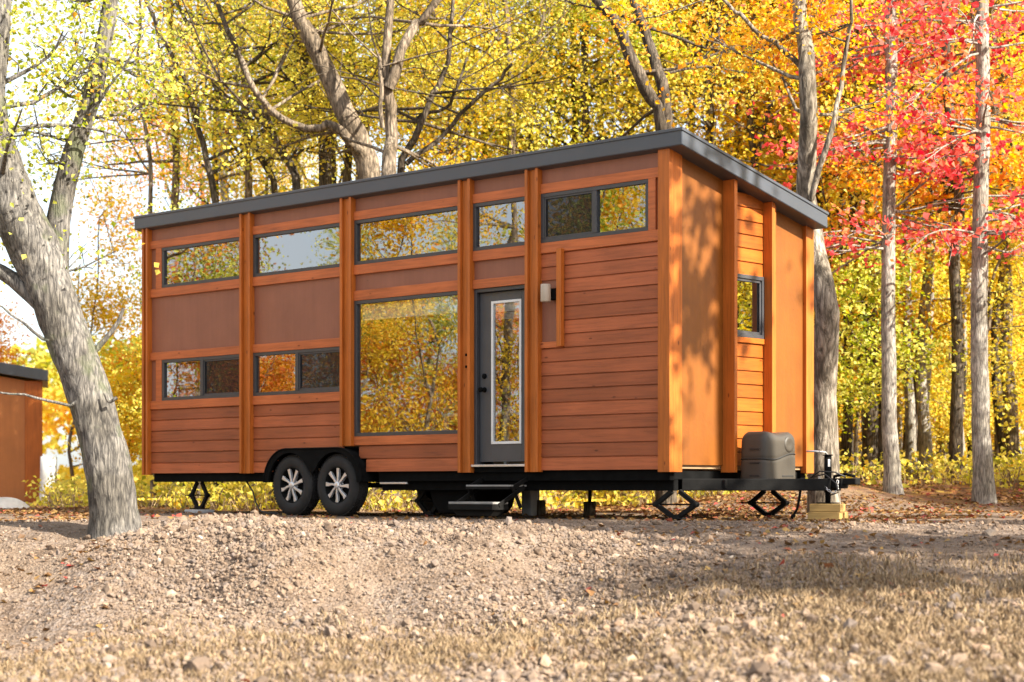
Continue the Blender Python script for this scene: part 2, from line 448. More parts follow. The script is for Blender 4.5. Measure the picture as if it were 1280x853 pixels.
def ground_z(x, Y, fine=True):
    x = np.asarray(x, float); Y = np.asarray(Y, float)
    edge = 18.6 + .35 * np.sin(x * .8 + 1) + .25 * np.sin(x * 1.9)
    t = np.clip(edge - Y, 0, None)
    z = -(np.sqrt(t * t + .49) - .7) * .098
    z = 1.25 * np.tanh(z / 1.25)
    m = sstep(1.7, -.1, x + .12 * np.sin(Y * 2.1))
    tb = 16.5 + .28 * np.sin(x * 1.7 + .6) + .16 * np.sin(x * 4.1) - Y
    zl = -.10 * np.clip(18.5 - Y, 0, 2.2) * .4 - .50 * sstep(.0, 2.3, tb) - .055 * np.clip(tb - .8, 0, 5)
    zl = np.where(Y < 10.4, np.minimum(zl, z), zl)
    z = z * (1 - m) + zl * m
    # gravel heap along the left front of the pad
    h = .155 * np.exp(-((x + 2.45) / 1.0) ** 2) + .07 * np.exp(-((x + 1.0) / .9) ** 2) + .03 * np.exp(-((x - .2) / .7) ** 2)
    z = z + h * np.exp(-((Y - 16.6 + .15 * np.sin(3 * x)) / 1.15) ** 2)
    z = z - .26 * sstep(-2.7, -4.3, x + .1 * np.sin(Y * 2)) * sstep(18.8, 16.4, Y) * sstep(9, 12, Y)
    # the woods lie on a low bank
    bank = sstep(25.5, 30.5, Y + 1.2 * np.sin(x * .6)) * sstep(1.0, 5.5, x)
    z = z + .42 * bank + np.clip(Y - 30, 0, 60) * .010 * sstep(-2, 5, x)
    far = sstep(60, 300, np.hypot(x, Y))
    z = z + far * 2.0
    if fine:
        w = 1 - sstep(30, 60, Y)
        front = sstep(19.0, 17.5, Y) * sstep(3.5, 1.0, x - .35 * (16 - Y)) * sstep(5, 9, Y)
        z = z + w * (.030 * vnoise(x * .9, Y * .9) + .012 * vnoise(x * 3.1, Y * 3.1))
        z = z + front * (.12 * vnoise(x * 1.5 + 9, Y * 1.5) + .065 * vnoise(x * 4.7, Y * 4.7 + 5) + .022 * vnoise(x * 13, Y * 13))
        z = z + (1 - w) * .35 * vnoise(x * .12, Y * .12) + bank * .10 * vnoise(x * 1.3, Y * 1.3)
    return z


def gz(x, y): return float(ground_z(np.array([x]), np.array([y]))[0])


xs = np.concatenate([-np.geomspace(700, 8.2, 46), np.linspace(-8, 9.5, 330), np.geomspace(9.8, 700, 46)])
ys = np.concatenate([-np.geomspace(300, 1, 16), np.linspace(0, 8.6, 36), np.linspace(8.7, 22, 300), np.linspace(22.2, 45, 110), np.geomspace(46, 900, 50)])
XX, YY = np.meshgrid(xs, ys, indexing='ij')
V = np.stack([XX, YY, ground_z(XX, YY)], -1).reshape(-1, 3)
nx, ny = len(xs), len(ys)
I, J = np.meshgrid(np.arange(nx - 1), np.arange(ny - 1), indexing='ij')
Q = np.stack([I * ny + J, (I + 1) * ny + J, (I + 1) * ny + J + 1, I * ny + J + 1], -1).reshape(-1, 4)
ground = np_obj('ground', np_mesh('ground', V, Q, M['ground'], smooth=True))
tag(ground, 'tan gravel and sand ground with leaf litter under the woods', 'ground', kind='structure')

# loose stones of the heap and the bank (nobody could count them)
rng = np.random.default_rng(11)


def scatter(n, y0, y1, dens):
    out = []
    while sum(len(o) for o in out) < n:
        k = n * 3
        Y = rng.uniform(y0, y1, k); X = rng.uniform(-1, 1, k) * (.285 * y1 + .4)
        ok = np.abs(X) < .285 * Y + .4
        ok &= rng.random(k) < dens(X, Y)
        out.append(np.stack([X[ok], Y[ok]], -1))
    return np.concatenate(out)[:n]


def stone_density(X, Y):
    left = sstep(2.6, .2, X - .42 * (16 - Y)) * sstep(18.6, 17.4, Y) * (.06 + .94 * sstep(-.232, -.190, X / Y + .05 * sstep(15.5, 13.0, Y)))
    patch = np.clip(.55 + 1.6 * vnoise(X * .9 + 40, Y * .9), 0.12, 1)
    return np.clip(.05 + .95 * left * patch + .20 * sstep(13.5, 11, Y), 0, 1)


t_ = (1 + 5 ** .5) / 2
ICO = np.array([(-1, t_, 0), (1, t_, 0), (-1, -t_, 0), (1, -t_, 0), (0, -1, t_), (0, 1, t_), (0, -1, -t_), (0, 1, -t_), (t_, 0, -1), (t_, 0, 1), (-t_, 0, -1), (-t_, 0, 1)]) / math.sqrt(1 + t_ * t_)
ICF = np.array([(0, 11, 5), (0, 5, 1), (0, 1, 7), (0, 7, 10), (0, 10, 11), (1, 5, 9), (5, 11, 4), (11, 10, 2), (10, 7, 6), (7, 1, 8), (3, 9, 4), (3, 4, 2), (3, 2, 6), (3, 6, 8), (3, 8, 9), (4, 9, 5), (2, 4, 11), (6, 2, 10), (8, 6, 7), (9, 8, 1)])


def stones_mesh(P, rad):
    n = len(P)
    S = ICO[None] * (1 + rng.normal(0, .16, (n, 12, 1)))
    ax = rng.uniform(.55, 1.35, (n, 1, 3)); S = S * ax
    th = rng.uniform(0, 2 * np.pi, n); ph = rng.normal(0, .5, n)
    c, s = np.cos(th), np.sin(th); cp, sp = np.cos(ph), np.sin(ph)
    x, y, z = S[..., 0], S[..., 1], S[..., 2] * .85
    y, z = y * cp[:, None] - z * sp[:, None], y * sp[:, None] + z * cp[:, None]
    x, y = x * c[:, None] - y * s[:, None], x * s[:, None] + y * c[:, None]
    S = np.stack([x, y, z], -1) * rad[:, None, None]
    V = (S + np.stack([P[:, 0], P[:, 1], ground_z(P[:, 0], P[:, 1]) + rad * rng.uniform(.1, .55, n)], -1)[:, None]).reshape(-1, 3)
    Fc = (ICF[None] + (np.arange(n) * 12)[:, None, None]).reshape(-1, 3)
    tint = np.repeat(rng.beta(2, 2, n), 20)
    return V, Fc, tint


P = scatter(110000, 9.6, 19.3, stone_density)
rad = np.clip(rng.lognormal(math.log(.0098), .48, len(P)), .004, .055)
rad = rad * (1 + .35 * sstep(13.5, 10.5, P[:, 1]))
V, Fc, tint = stones_mesh(P, rad)
gs = np_obj('gravel', np_mesh('gravel', V, Fc, M['stone'], tint))
tag(gs, 'loose tan and grey gravel stones spread over the bank before the trailer', 'gravel', kind='stuff')

# dry straw standing in the foreground


def blades(P, h, w, lean):
    n = len(P); th = rng.uniform(0, 2 * np.pi, n)
    d = np.stack([np.cos(th), np.sin(th), np.zeros(n)], -1)
    ln = rng.normal(0, lean, (n, 2))
    base = np.stack([P[:, 0], P[:, 1], ground_z(P[:, 0], P[:, 1]) - .005], -1)
    mid = base + np.stack([ln[:, 0] * h * .4, ln[:, 1] * h * .4, h * .6], -1)
    tip = base + np.stack([ln[:, 0] * h, ln[:, 1] * h, h], -1)
    V = np.stack([base - d * w[:, None], base + d * w[:, None], mid + d * w[:, None] * .8, mid - d * w[:, None] * .8, tip + d * w[:, None] * .15, tip - d * w[:, None] * .15], 1)
    o = (np.arange(n) * 6)[:, None]
    Fq = np.concatenate([o + np.array([[0, 1, 2, 3]]), o + np.array([[3, 2, 4, 5]])], 0)
    return V.reshape(-1, 3), Fq


def straw_density(X, Y):
    px = X / Y * F
    right = sstep(0, 520, px) * sstep(16.0, 12.2, Y)
    low = sstep(14.6, 12.2, Y) * .75
    patch = np.clip(.55 + 1.3 * vnoise(X * 1.4 + 70, Y * 1.4 + 3) + .9 * vnoise(X * 5 + 7, Y * 5), .04, 1)
    return np.clip(np.maximum(right, low) * patch, 0, 1)


P = scatter(60000, 9.6, 16.0, straw_density)
hh = rng.uniform(.02, .075, len(P))
V, Fq = blades(P, hh, rng.uniform(.003, .008, len(P)), .45)
tb = rng.random(len(P)); gr = np_obj('dry_grass', np_mesh('dry_grass', V, Fq, M['straw'], np.concatenate([tb, tb])))
tag(gr, 'short straw coloured dead grass growing over the foreground gravel', 'grass', kind='stuff')


def leaf_quads(C, size, r, up=.5):
    """one folded rhombus leaf per centre"""
    n = len(C)
    nrm = r.normal(0, 1, (n, 3)); nrm[:, 2] += up * 2; nrm /= np.linalg.norm(nrm, axis=1)[:, None]
    a = r.normal(0, 1, (n, 3)); a -= nrm * (a * nrm).sum(1)[:, None]; a /= np.linalg.norm(a, axis=1)[:, None] + 1e-9
    b = np.cross(nrm, a)
    s = size[:, None]
    wd = r.uniform(.38, .62, n)[:, None]
    V = np.stack([C - a * s * .55, C + b * s * wd - a * s * .08 + nrm * s * .14, C + a * s * .55 - nrm * s * .1, C - b * s * wd - a * s * .08 + nrm * s * .14], 1)
    return V.reshape(-1, 3), (np.arange(n) * 4)[:, None] + np.array([[0, 1, 2, 3]])


# fallen leaves on gravel and forest floor
def litter_density(X, Y):
    right = np.maximum(sstep(-1.5, 3, X) * .6 + .10, .75 * sstep(-.19, -.225, X / Y) * sstep(13, 14.5, Y))
    return np.clip(right * (.3 + .9 * sstep(20, 27, Y)) * np.clip(.5 + 2 * vnoise(X * .8 + 20, Y * .8), .05, 1), 0, 1)


P = scatter(15000, 11, 33, litter_density)
C = np.stack([P[:, 0], P[:, 1], ground_z(P[:, 0], P[:, 1]) + .012], -1)
V, Fq = leaf_quads(C, rng.uniform(.03, .085, len(P)), rng, 1.6)
fl = np_obj('fallen_leaves', np_mesh('fallen_leaves', V, Fq, M['litter'], rng.random(len(P))))
tag(fl, 'fallen red and brown leaves strewn over gravel and forest floor', 'fallen leaves', kind='stuff')

# ------------------------------------------------------------------ the tiny house (local: x along the front, y into depth)
LEN, WID = 9.22, 2.62
house = empty('tiny_house', (1.698, 20.1, 0.0), math.atan2(-.678, .735))
tag(house, 'long reddish brown wooden tiny house on trailer wheels under a slanted grey roof', 'tiny house')


def slab(name, mat, u0, u1, z0, z1, v0, v1, bevel=.003):
    b = MB(); b.box(-u1, -u0, v0, v1, z0, z1); return b.build(name, mat, house, bevel)


def siding_front(u0, u1, z0, z1, exp=.1555, extra=()):
    b = MB(); n = max(1, round((z1 - z0) / exp)); e = (z1 - z0) / n
    for i in range(n):
        a = z0 + i * e; t = a + e
        for (c0, c1) in (extra[i] if i < len(extra) and extra[i] else [(u0, u1)]):
            # board leans out at its lower edge and has a groove under the next board
            p = [(-.030, a), (-.026, t - .014), (-.012, t - .012), (-.012, t), (.0, t), (.0, a)]
            b.prism([(q[0], q[1]) for q in p], -c1, -c0, axis='x')
    return b.build('siding', M['siding'], house, .0015)


def rail(u0, u1, z0, z1): return slab('rail', M['rail'], u0, u1, z0, z1, -.045, .0)


def panel(u0, u1, z0, z1): return slab('wall_panel', M['panel'], u0, u1, z0, z1, -.012, .0, 0)


def window(u0, u1, z0, z1, split=None, screen=None, v=-.02):
    """dark frame with one or two panes set into the wall"""
    w = .045; b = MB()
    b.box(-u1, -u0, v - .018, v + .06, z0, z0 + w); b.box(-u1, -u0, v - .018, v + .06, z1 - w, z1)
    b.box(-u1, -u1 + w, v - .018, v + .06, z0 + w, z1 - w); b.box(-u0 - w, -u0, v - .018, v + .06, z0 + w, z1 - w)
    cells = [(u0 + w, u1 - w)]
    if split is not None:
        b.box(-split - .03, -split + .03, v - .022, v + .055, z0 + w, z1 - w)
        cells = [(u0 + w, split - .03), (split + .03, u1 - w)]
    fo = b.build('window', M['frame'], house, .003)
    for i, (c0, c1) in enumerate(cells):
        if screen == i:
            s = MB(); q = .022
            s.box(-c1, -c0, v - .010, v + .004, z0 + w, z0 + w + q); s.box(-c1, -c0, v - .010, v + .004, z1 - w - q, z1 - w)
            s.box(-c1, -c1 + q, v - .010, v + .004, z0 + w + q, z1 - w - q); s.box(-c0 - q, -c0, v - .010, v + .004, z0 + w + q, z1 - w - q)
            s.build('sash', M['frame'], fo, .002)
            s = MB(); zz = v - .002
            s.add([(-c1 + q, zz, z0 + w + q), (-c0 - q, zz, z0 + w + q), (-c0 - q, zz, z1 - w - q), (-c1 + q, zz, z1 - w - q)], [(0, 1, 2, 3)])
            s.build('insect_screen', M['screen'], fo)
        p = MB(); p.add([(-c1, v + .012, z0 + w), (-c0, v + .012, z0 + w), (-c0, v + .012, z1 - w), (-c1, v + .012, z1 - w)], [(0, 1, 2, 3)])
        p.build('pane', M['glass'], fo)
    return fo


def post(u0, u1, z0, z1, proud=.055, fin=.095, fw=.042):
    b = MB()
    b.box(-u1 + fw, -u0 - fw, -proud, .0, z0, z1)
    b.box(-u1, -u1 + fw, -fin, .0, z0, z1)
    b.box(-u0 - fw, -u0, -fin, .0, z0, z1)
    return b.build('post', M['post'], house, .003)


ZB, ZT = .55, 3.985
post(9.17, 9.30, ZB - .02, ZT, fw=.04)
post(6.93, 7.15, ZB - .01, ZT)
post(4.96, 5.17, .872, ZT)
post(2.90, 3.10, ZB - .02, ZT)
post(1.83, 2.03, ZB - .02, ZT)
bm_ = MB(); bm_.box(-.115, .045, -.075, 0, ZB - .03, ZT); bm_.box(.0, .045, .0, .15, ZB - .03, ZT - .01)
bm_.build('corner_post', M['post'], house, .003)
bays = [(7.15, 9.17), (5.17, 6.93), (3.10, 4.96), (2.03, 2.90), (.115, 1.83)]
for u0, u1 in bays:
    panel(u0, u1, 3.80, ZT); rail(u0, u1, 3.69, 3.80); rail(u0, u1, 3.01, 3.13)
# bay 1
rail(8.91, 9.04, 3.13, 3.69); panel(9.04, 9.17, 3.13, 3.69); window(7.15, 8.91, 3.13, 3.69)
panel(7.15, 9.17, 2.24, 3.01); rail(7.15, 9.17, 2.13, 2.24)
rail(8.91, 9.04, 1.56, 2.13); panel(9.04, 9.17, 1.56, 2.13); window(7.15, 8.91, 1.56, 2.13, split=8.02, screen=0)
rail(7.15, 9.17, 1.445, 1.56); siding_front(7.15, 9.17, ZB, 1.445, .15)
# bay 2
window(5.17, 6.93, 3.13, 3.69); panel(5.17, 6.93, 2.24, 3.01); rail(5.17, 6.93, 2.13, 2.24)
window(5.17, 6.93, 1.56, 2.13, split=6.05, screen=0); rail(5.17, 6.93, 1.445, 1.56)
siding_front(5.17, 6.93, ZB, 1.445, .15, extra=[[(6.56, 6.93)], [(6.45, 6.93)]])
# bay 3
window(3.10, 4.96, 3.13, 3.69); panel(3.10, 4.96, 2.81, 3.01); rail(3.10, 4.96, 2.685, 2.81)
window(3.10, 4.96, .99, 2.685); rail(3.10, 4.96, .88, .99)
siding_front(3.10, 4.96, ZB, .88, .165, extra=[[(3.10, 4.75)], [(3.10, 4.88)]])
# bay 4 over the door
window(2.03, 2.90, 3.13, 3.69); panel(2.03, 2.90, 2.79, 3.01); rail(2.03, 2.90, 2.685, 2.79)
# bay 5
window(.27, 1.83, 3.13, 3.69, split=1.03, screen=1); rail(.17, .27, 3.13, 3.69); panel(.115, .17, 3.13, 3.69)
nb = 16; e5 = (3.01 - ZB) / nb
ex5 = [None] * nb
lo5 = [i for i in range(nb) if ZB + i * e5 >= 2.02 - .09 and ZB + (i + 1) * e5 <= 2.73 + .09]
for i in lo5: ex5[i] = [(.115, 1.50)]
z_lo, z_hi = ZB + lo5[0] * e5, ZB + (lo5[-1] + 1) * e5
siding_front(.115, 1.83, ZB, 3.01, e5, extra=ex5)
panel(1.50, 1.83, z_lo + .07, z_hi); rail(1.50, 1.83, z_lo, z_lo + .07)
b = MB(); b.box(-1.545, -1.475, -.10, -.034, 1.94, 3.04); b.build('vertical_batten', M['post'], house, .004)

# wall lamp: white cylinder on a black bracket
lampo = empty('wall_lamp', (0, 0, 0), 0, house)
b = MB(); b.box(-1.68, -1.56, -.08, -.012, 2.47, 2.60); b.build('bracket', M['black'], lampo, .006)
b = MB(); b.lathe([(-.10, .0), (-.10, .054), (-.09, .058), (.09, .058), (.10, .054), (.10, .0)], (-1.665, -.14, 2.545), 'z', 28); b.build('lamp_shade', M['lamp'], lampo)

# door
door = empty('door', (0, 0, 0), 0, house)
b = MB()
b.box(-2.90, -2.86, -.02, .10, .62, 2.685); b.box(-2.07, -2.03, -.02, .10, .62, 2.685); b.box(-2.86, -2.07, -.02, .10, 2.64, 2.685)
b.build('door_frame', M['frame'], door, .003)
g0, g1, gz0, gz1 = 2.19, 2.665, .86, 2.53
b = MB(); y0, y1 = .035, .085
b.box(-2.855, -g1, y0, y1, .655, 2.635); b.box(-g0, -2.075, y0, y1, .655, 2.635); b.box(-g1, -g0, y0, y1, .655, gz0); b.box(-g1, -g0, y0, y1, gz1, 2.635)
b.build('door_leaf', M['door'], door, .003)
b = MB(); w = .03; y0, y1 = .022, .060
b.box(-g1, -g1 + w, y0, y1, gz0, gz1); b.box(-g0 - w, -g0, y0, y1, gz0, gz1); b.box(-g1 + w, -g0 - w, y0, y1, gz0, gz0 + w); b.box(-g1 + w, -g0 - w, y0, y1, gz1 - w, gz1)
b.build('glazing_trim', M['white'], door, .003)
b = MB(); b.add([(-g1, .048, gz0), (-g0, .048, gz0), (-g0, .048, gz1), (-g1, .048, gz1)], [(0, 1, 2, 3)]); b.build('pane', M['glass'], door)
b = MB(); b.box(-g1 + w, -g0 - w, .052, .075, gz1 - .13, gz1 - w)
for k in range(5): b.box(-g1 + w, -g0 - w, .056, .07, gz1 - .15 - k * .016, gz1 - .142 - k * .016)
b.build('mini_blind', M['white'], door)
b = MB(); b.lathe([(0, .0), (0, .03), (-.012, .032), (-.03, .02), (-.055, .02), (-.06, .028), (-.085, .03), (-.095, .018), (-.095, 0)], (-2.775, .035, 1.50), 'y', 24)
b.build('handle', M['black'], door)
b = MB(); b.lathe([(0, .0), (0, .032), (-.02, .03), (-.03, .012), (-.03, 0)], (-2.775, .035, 1.66), 'y', 24); b.build('deadbolt', M['black'], door)
b = MB(); b.box(-2.90, -2.03, -.075, .10, .595, .622); b.build('threshold', M['alu'], door, .004)
b = MB(); b.box(-2.90, -2.03, -.02, .10, .53, .595); b.build('sill', M['black'], door, .002)
for hz in (1.76, 1.90):
    b = MB(); b.box(-2.985, -2.965, -.085, -.055, hz, hz + .03); b.build('hook', M['black'], house, .002)

# end wall facing right
RS = -.218        # roof fall per metre of depth


def zr(v): return 3.985 + RS * (v + .12)


def end_prism(name, mat, v0, v1, x0, x1, z0, ztop=None, bevel=.003):
    b = MB()
    p = [(v0, z0), (v1, z0), (v1, zr(v1) if ztop is None else ztop), (v0, zr(v0) if ztop is None else ztop)]
    b.prism(p, x0, x1, axis='x'); return b.build(name, mat, house, bevel)


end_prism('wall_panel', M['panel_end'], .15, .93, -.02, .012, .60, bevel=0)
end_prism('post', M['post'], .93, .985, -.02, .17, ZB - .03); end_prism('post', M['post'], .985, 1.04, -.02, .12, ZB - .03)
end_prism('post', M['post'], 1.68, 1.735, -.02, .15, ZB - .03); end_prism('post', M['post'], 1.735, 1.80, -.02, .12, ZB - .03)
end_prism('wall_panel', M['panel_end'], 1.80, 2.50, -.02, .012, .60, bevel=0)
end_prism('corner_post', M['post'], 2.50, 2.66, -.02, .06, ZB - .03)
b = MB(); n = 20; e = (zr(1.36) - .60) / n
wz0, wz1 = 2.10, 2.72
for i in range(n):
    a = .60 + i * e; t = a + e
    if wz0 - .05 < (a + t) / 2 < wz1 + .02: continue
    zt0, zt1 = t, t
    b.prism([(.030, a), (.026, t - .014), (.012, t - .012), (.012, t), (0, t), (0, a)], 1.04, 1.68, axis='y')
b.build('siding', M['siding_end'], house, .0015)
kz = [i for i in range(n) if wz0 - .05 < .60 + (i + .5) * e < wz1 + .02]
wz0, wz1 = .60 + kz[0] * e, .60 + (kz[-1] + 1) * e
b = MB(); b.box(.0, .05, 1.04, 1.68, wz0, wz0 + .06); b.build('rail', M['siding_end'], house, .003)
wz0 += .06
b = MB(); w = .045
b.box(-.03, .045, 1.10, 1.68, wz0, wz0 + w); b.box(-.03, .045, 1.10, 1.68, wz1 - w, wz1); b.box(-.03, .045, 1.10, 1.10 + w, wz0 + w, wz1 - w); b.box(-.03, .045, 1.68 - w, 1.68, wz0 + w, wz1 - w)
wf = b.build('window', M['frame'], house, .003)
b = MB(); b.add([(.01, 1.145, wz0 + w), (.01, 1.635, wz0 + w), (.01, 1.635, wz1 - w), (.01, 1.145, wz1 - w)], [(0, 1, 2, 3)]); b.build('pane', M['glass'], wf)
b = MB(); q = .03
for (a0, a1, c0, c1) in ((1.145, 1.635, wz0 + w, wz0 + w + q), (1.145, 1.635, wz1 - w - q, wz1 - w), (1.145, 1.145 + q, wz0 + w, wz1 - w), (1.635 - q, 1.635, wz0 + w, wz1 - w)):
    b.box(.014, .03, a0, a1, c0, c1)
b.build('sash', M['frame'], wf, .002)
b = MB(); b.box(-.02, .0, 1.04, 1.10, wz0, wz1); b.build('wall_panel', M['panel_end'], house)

# back and left end, seen only from elsewhere
b = MB(); b.box(-LEN, .0, WID - .02, WID + .02, ZB, 3.36); b.build('back_wall', M['panel'], house)
end_prism('end_wall', M['panel'], .0, WID - .02, -LEN - .06, -LEN - .02, ZB)
end_prism('corner_post', M['post'], 2.50, 2.66, -LEN - .09, -LEN - .06, ZB)

# inner shell: floor, lining, ceiling and a loft
b = MB(); b.box(-LEN - .015, -.025, .08, WID - .03, .56, .60); b.build('floor', M['interior'], house)
b = MB(); b.box(-LEN + .0, -.03, WID - .08, WID - .03, .60, 3.32); b.box(-LEN - .01, -LEN + .03, .10, WID - .09, .61, 3.3); b.box(-.06, -.03, .10, 1.03, .61, 3.40); b.box(-.06, -.03, 1.72, WID - .09, .61, 3.25)
b.build('lining', M['interior'], house)
b = MB(); b.box(-3.0, -2.94, .9, WID - .09, .61, 3.3); b.box(-9.1, -5.1, .10, WID - .09, 2.20, 2.28); b.build('partition', M['interior'], house)

# roof: shed slab with deep dark fascia
b = MB()
x0, x1, v0, v1 = -LEN - .22, .25, -.12, 2.66
T = .172
pr = [(v0, zr(v0)), (v1, zr(v1)), (v1, zr(v1) + T), (v0, zr(v0) + T)]
b.prism(pr, x0, x1, axis='x')
roof = b.build('roof', M['roof_metal'], house, .008)
b = MB()
b.prism([(v0 - .012, zr(v0) + T - .02), (v1 + .01, zr(v1) + T - .02), (v1 + .01, zr(v1) + T + .014), (v0 - .012, zr(v0) + T + .014)], x0 - .012, x1 + .012, axis='x')
b.build('drip_edge', M['roof_metal'], roof, .004)

# chassis
b = MB()
b.box(-LEN + .05, -6.68, .02, .10, .43, ZB); b.box(-4.58, -.02, .02, .10, .43, ZB)
b.box(-LEN + .05, -.02, WID - .12, WID - .02, .43, ZB)
b.box(-4.60, -.03, .10, .18, .32, .44); b.box(-4.6, -.03, WID - .3, WID - .2, .32, .44)
for u in (9.1, 8.0, 7.0, 4.2, 3.2, 2.2, 1.2, .1): b.box(-u - .04, -u + .04, .12, WID - .13, .44, .535)
chassis = b.build('chassis', M['black'], house, .006)
b = MB()
b.bar((-.05, .26, .385), (1.20, 1.26, .385), .08, .13); b.bar((-.05, 2.40, .385), (1.20, 1.40, .385), .08, .13)
b.box(.28, .36, .5, 2.15, .345, .44)
b.bar((1.10, 1.33, .40), (1.34, 1.33, .40), .13, .11); b.bar((1.30, 1.33, .42), (1.50, 1.33, .42), .10, .07)
b.build('tongue', M['black_dusty'], house, .008)
b = MB(); b.tube([(1.2, 1.33, .45), (1.2, 1.33, .475), (1.34, 1.33, .50), (1.46, 1.33, .475)], .016, 8); b.build('coupler_latch', M['black'], house)
# tongue jack
b = MB(); b.tube([(1.12, 1.33, .19), (1.12, 1.33, .36)], .030, 14); b.tube([(1.12, 1.33, .30), (1.12, 1.33, .70)], .040, 14); b.lathe([(0, 0), (0, .055), (.012, .055), (.012, 0)], (1.12, 1.33, .70), 'z', 16); b.box(1.03, 1.21, 1.24, 1.42, .180, .193)
jk = b.build('tongue_jack', M['black'], house)
b = MB(); b.tube([(1.12, 1.33, .70), (1.12, 1.28, .735), (1.12, 1.16, .74)], .011, 8); b.tube([(1.12, 1.16, .74), (1.08, 1.13, .745), (1.00, 1.10, .745)], .012, 8); b.build('crank', M['alu'], jk)
b = MB(); b.box(1.155, 1.159, 1.275, 1.315, .58, .66); b.build('sticker', M['white'], jk)
# safety chain and wiring
b = MB()
cp = [(1.07, 1.22, .47), (1.13, 1.20, .42), (1.20, 1.20, .33), (1.27, 1.22, .29), (1.31, 1.24, .34), (1.29, 1.25, .44)]
for i in range(len(cp) - 1):
    A, B_ = Vector(cp[i]), Vector(cp[i + 1]); L_ = (B_ - A).length; k = max(2, int(L_ / .035))
    for j in range(k):
        c = A.lerp(B_, (j + .5) / k); d = (B_ - A).normalized() * .022
        sd = Vector((0, 0, 1)).cross(d).normalized() * .011 if j % 2 else Vector((0, 0, .011))
        ring = [c + d * math.cos(a) + sd * math.sin(a) for a in np.linspace(0, 2 * math.pi, 9)]
        b.tube(ring, .0042, 5, cap=False)
b.build('safety_chain', M['alu'], house)
b = MB(); b.tube([(.92, 1.10, .33), (.91, 1.09, .22), (.89, 1.08, .12), (.855, 1.06, .05), (.85, 1.06, .02)], .014, 8); b.tube([(.855, 1.06, .06), (.845, 1.06, .01)], .024, 8); b.build('wiring_plug', M['black'], house)
b = MB(); b.tube([(1.0, 1.2, .47), (1.10, 1.2, .53), (1.25, 1.26, .52), (1.36, 1.30, .47)], .009, 6); b.tube([(.95, 1.24, .46), (1.15, 1.22, .50), (1.3, 1.21, .40), (1.32, 1.22, .30), (1.22, 1.21, .27)], .008, 6); b.build('wiring', M['cable'], house)


def scissor_jack(u, v, zt, half, axis='x', zb=.015):
    o = empty('stabilizer_jack', (-u, v, 0), 0 if axis == 'x' else R(90), house)
    b = MB(); zm = (zt + zb) / 2
    for s in (-1, 1):
        b.bar((s * .05, 0, zt - .015), (s * half, 0, zm), .05, .042, (0, 1, 0)); b.bar((s * half, 0, zm), (s * .05, 0, zb + .03), .05, .042, (0, 1, 0))
        b.lathe([(-.035, 0), (-.035, .028), (.035, .028), (.035, 0)], (s * half, 0, zm), 'y', 12)
    b.build('arm', M['black_dusty'], o, .004)
    b = MB(); b.tube([(-half - .14, 0, zm), (half + .04, 0, zm)], .009, 8); b.build('screw', M['black'], o)
    b = MB(); b.box(-.14, .14, -.07, .07, zb, zb + .014); b.box(-.07, .07, -.04, .04, zb + .012, zb + .045); b.build('foot', M['black_dusty'], o, .003)
    return o


scissor_jack(.02, .12, .33, .27)
scissor_jack(.42, 2.42, .33, .25)
scissor_jack(8.27, .12, .44, .17, zb=.055)
scissor_jack(4.02, .35, .36, .20)

# wheels under a twin fender
wheel_root = None


def make_wheel(u):
    o = empty('wheel', (-u, 0, .383), 0, house)
    return o


def wheel_parts(o):
    b = MB()
    prof = [(.13, .20), (.135, .30), (.12, .355), (.09, .378), (.05, .385), (-.05, .385), (-.075, .378), (-.10, .352), (-.108, .30), (-.10, .245), (-.085, .225), (-.05, .215), (.13, .20)]
    b.lathe(prof, (0, 0, 0), 'y', 56)
    for k in range(56):        # tread blocks
        a = 2 * math.pi * k / 56
        for y in (-.062, -.02, .022, .064):
            aa = a + (.03 if abs(y) > .03 else 0)
            c = Vector((math.cos(aa), 0, math.sin(aa))); t = Vector((-math.sin(aa), 0, math.cos(aa)))
            p = c * .386 + Vector((0, y, 0))
            b.bar(p - t * .014, p + t * .014, .014 if False else .030, .012, c)
    b.build('tyre', M['tyre'], o)
    b = MB()
    b.lathe([(-.02, .0), (-.02, .19), (-.07, .214), (-.088, .226), (-.094, .222), (-.075, .206), (-.03, .185), (-.03, 0)], (0, 0, 0), 'y', 48, mi=1)
    b.lathe([(-.05, 0), (-.05, .052), (-.098, .047), (-.108, .034), (-.108, 0)], (0, 0, 0), 'y', 28)
    for k in range(8):
        a = 2 * math.pi * (k + .3) / 8
        c = Vector((math.cos(a), 0, math.sin(a))); t = Vector((-math.sin(a), 0, math.cos(a)))
        v = []
        for r_, w_, y0, y1 in ((.03, .014, -.094, -.05), (.10, .014, -.092, -.05), (.165, .020, -.088, -.05), (.222, .029, -.087, -.06)):
            for s_, y in ((-1, y0), (1, y0), (1, y1), (-1, y1)):
                tw = t * (s_ * w_) + t * (.012 if r_ > .15 else 0)
                v.append(c * r_ + tw + Vector((0, y, 0)))
        f = [(0, 1, 2, 3), (12, 15, 14, 13)]
        for i in range(3):
            for j in range(4): f.append((i * 4 + j, i * 4 + (j + 1) % 4, i * 4 + 4 + (j + 1) % 4, i * 4 + 4 + j))
        b.add(v, f)
        a2 = a + math.pi / 8
        b.lathe([(-.05, .009), (-.066, .009), (-.07, 0)], (.075 * math.cos(a2), 0, .075 * math.sin(a2)), 'y', 8)
    b.build('rim', [M['chrome'], M['black']], o, .003)


w1 = make_wheel(6.09); wheel_parts(w1)
w2 = w1.copy(); col.objects.link(w2); w2.location = (-5.22, 0, .383); w2.rotation_euler = (0, .35, 0); w2.parent = house
for ch in list(w1.children):
    c = ch.copy(); col.objects.link(c); c.parent = w2
for u in (6.09, 5.22):
    o = empty('wheel', (-u, WID, .383), math.pi, house)
    for ch in list(w1.children):
        c = ch.copy(); col.objects.link(c); c.parent = o

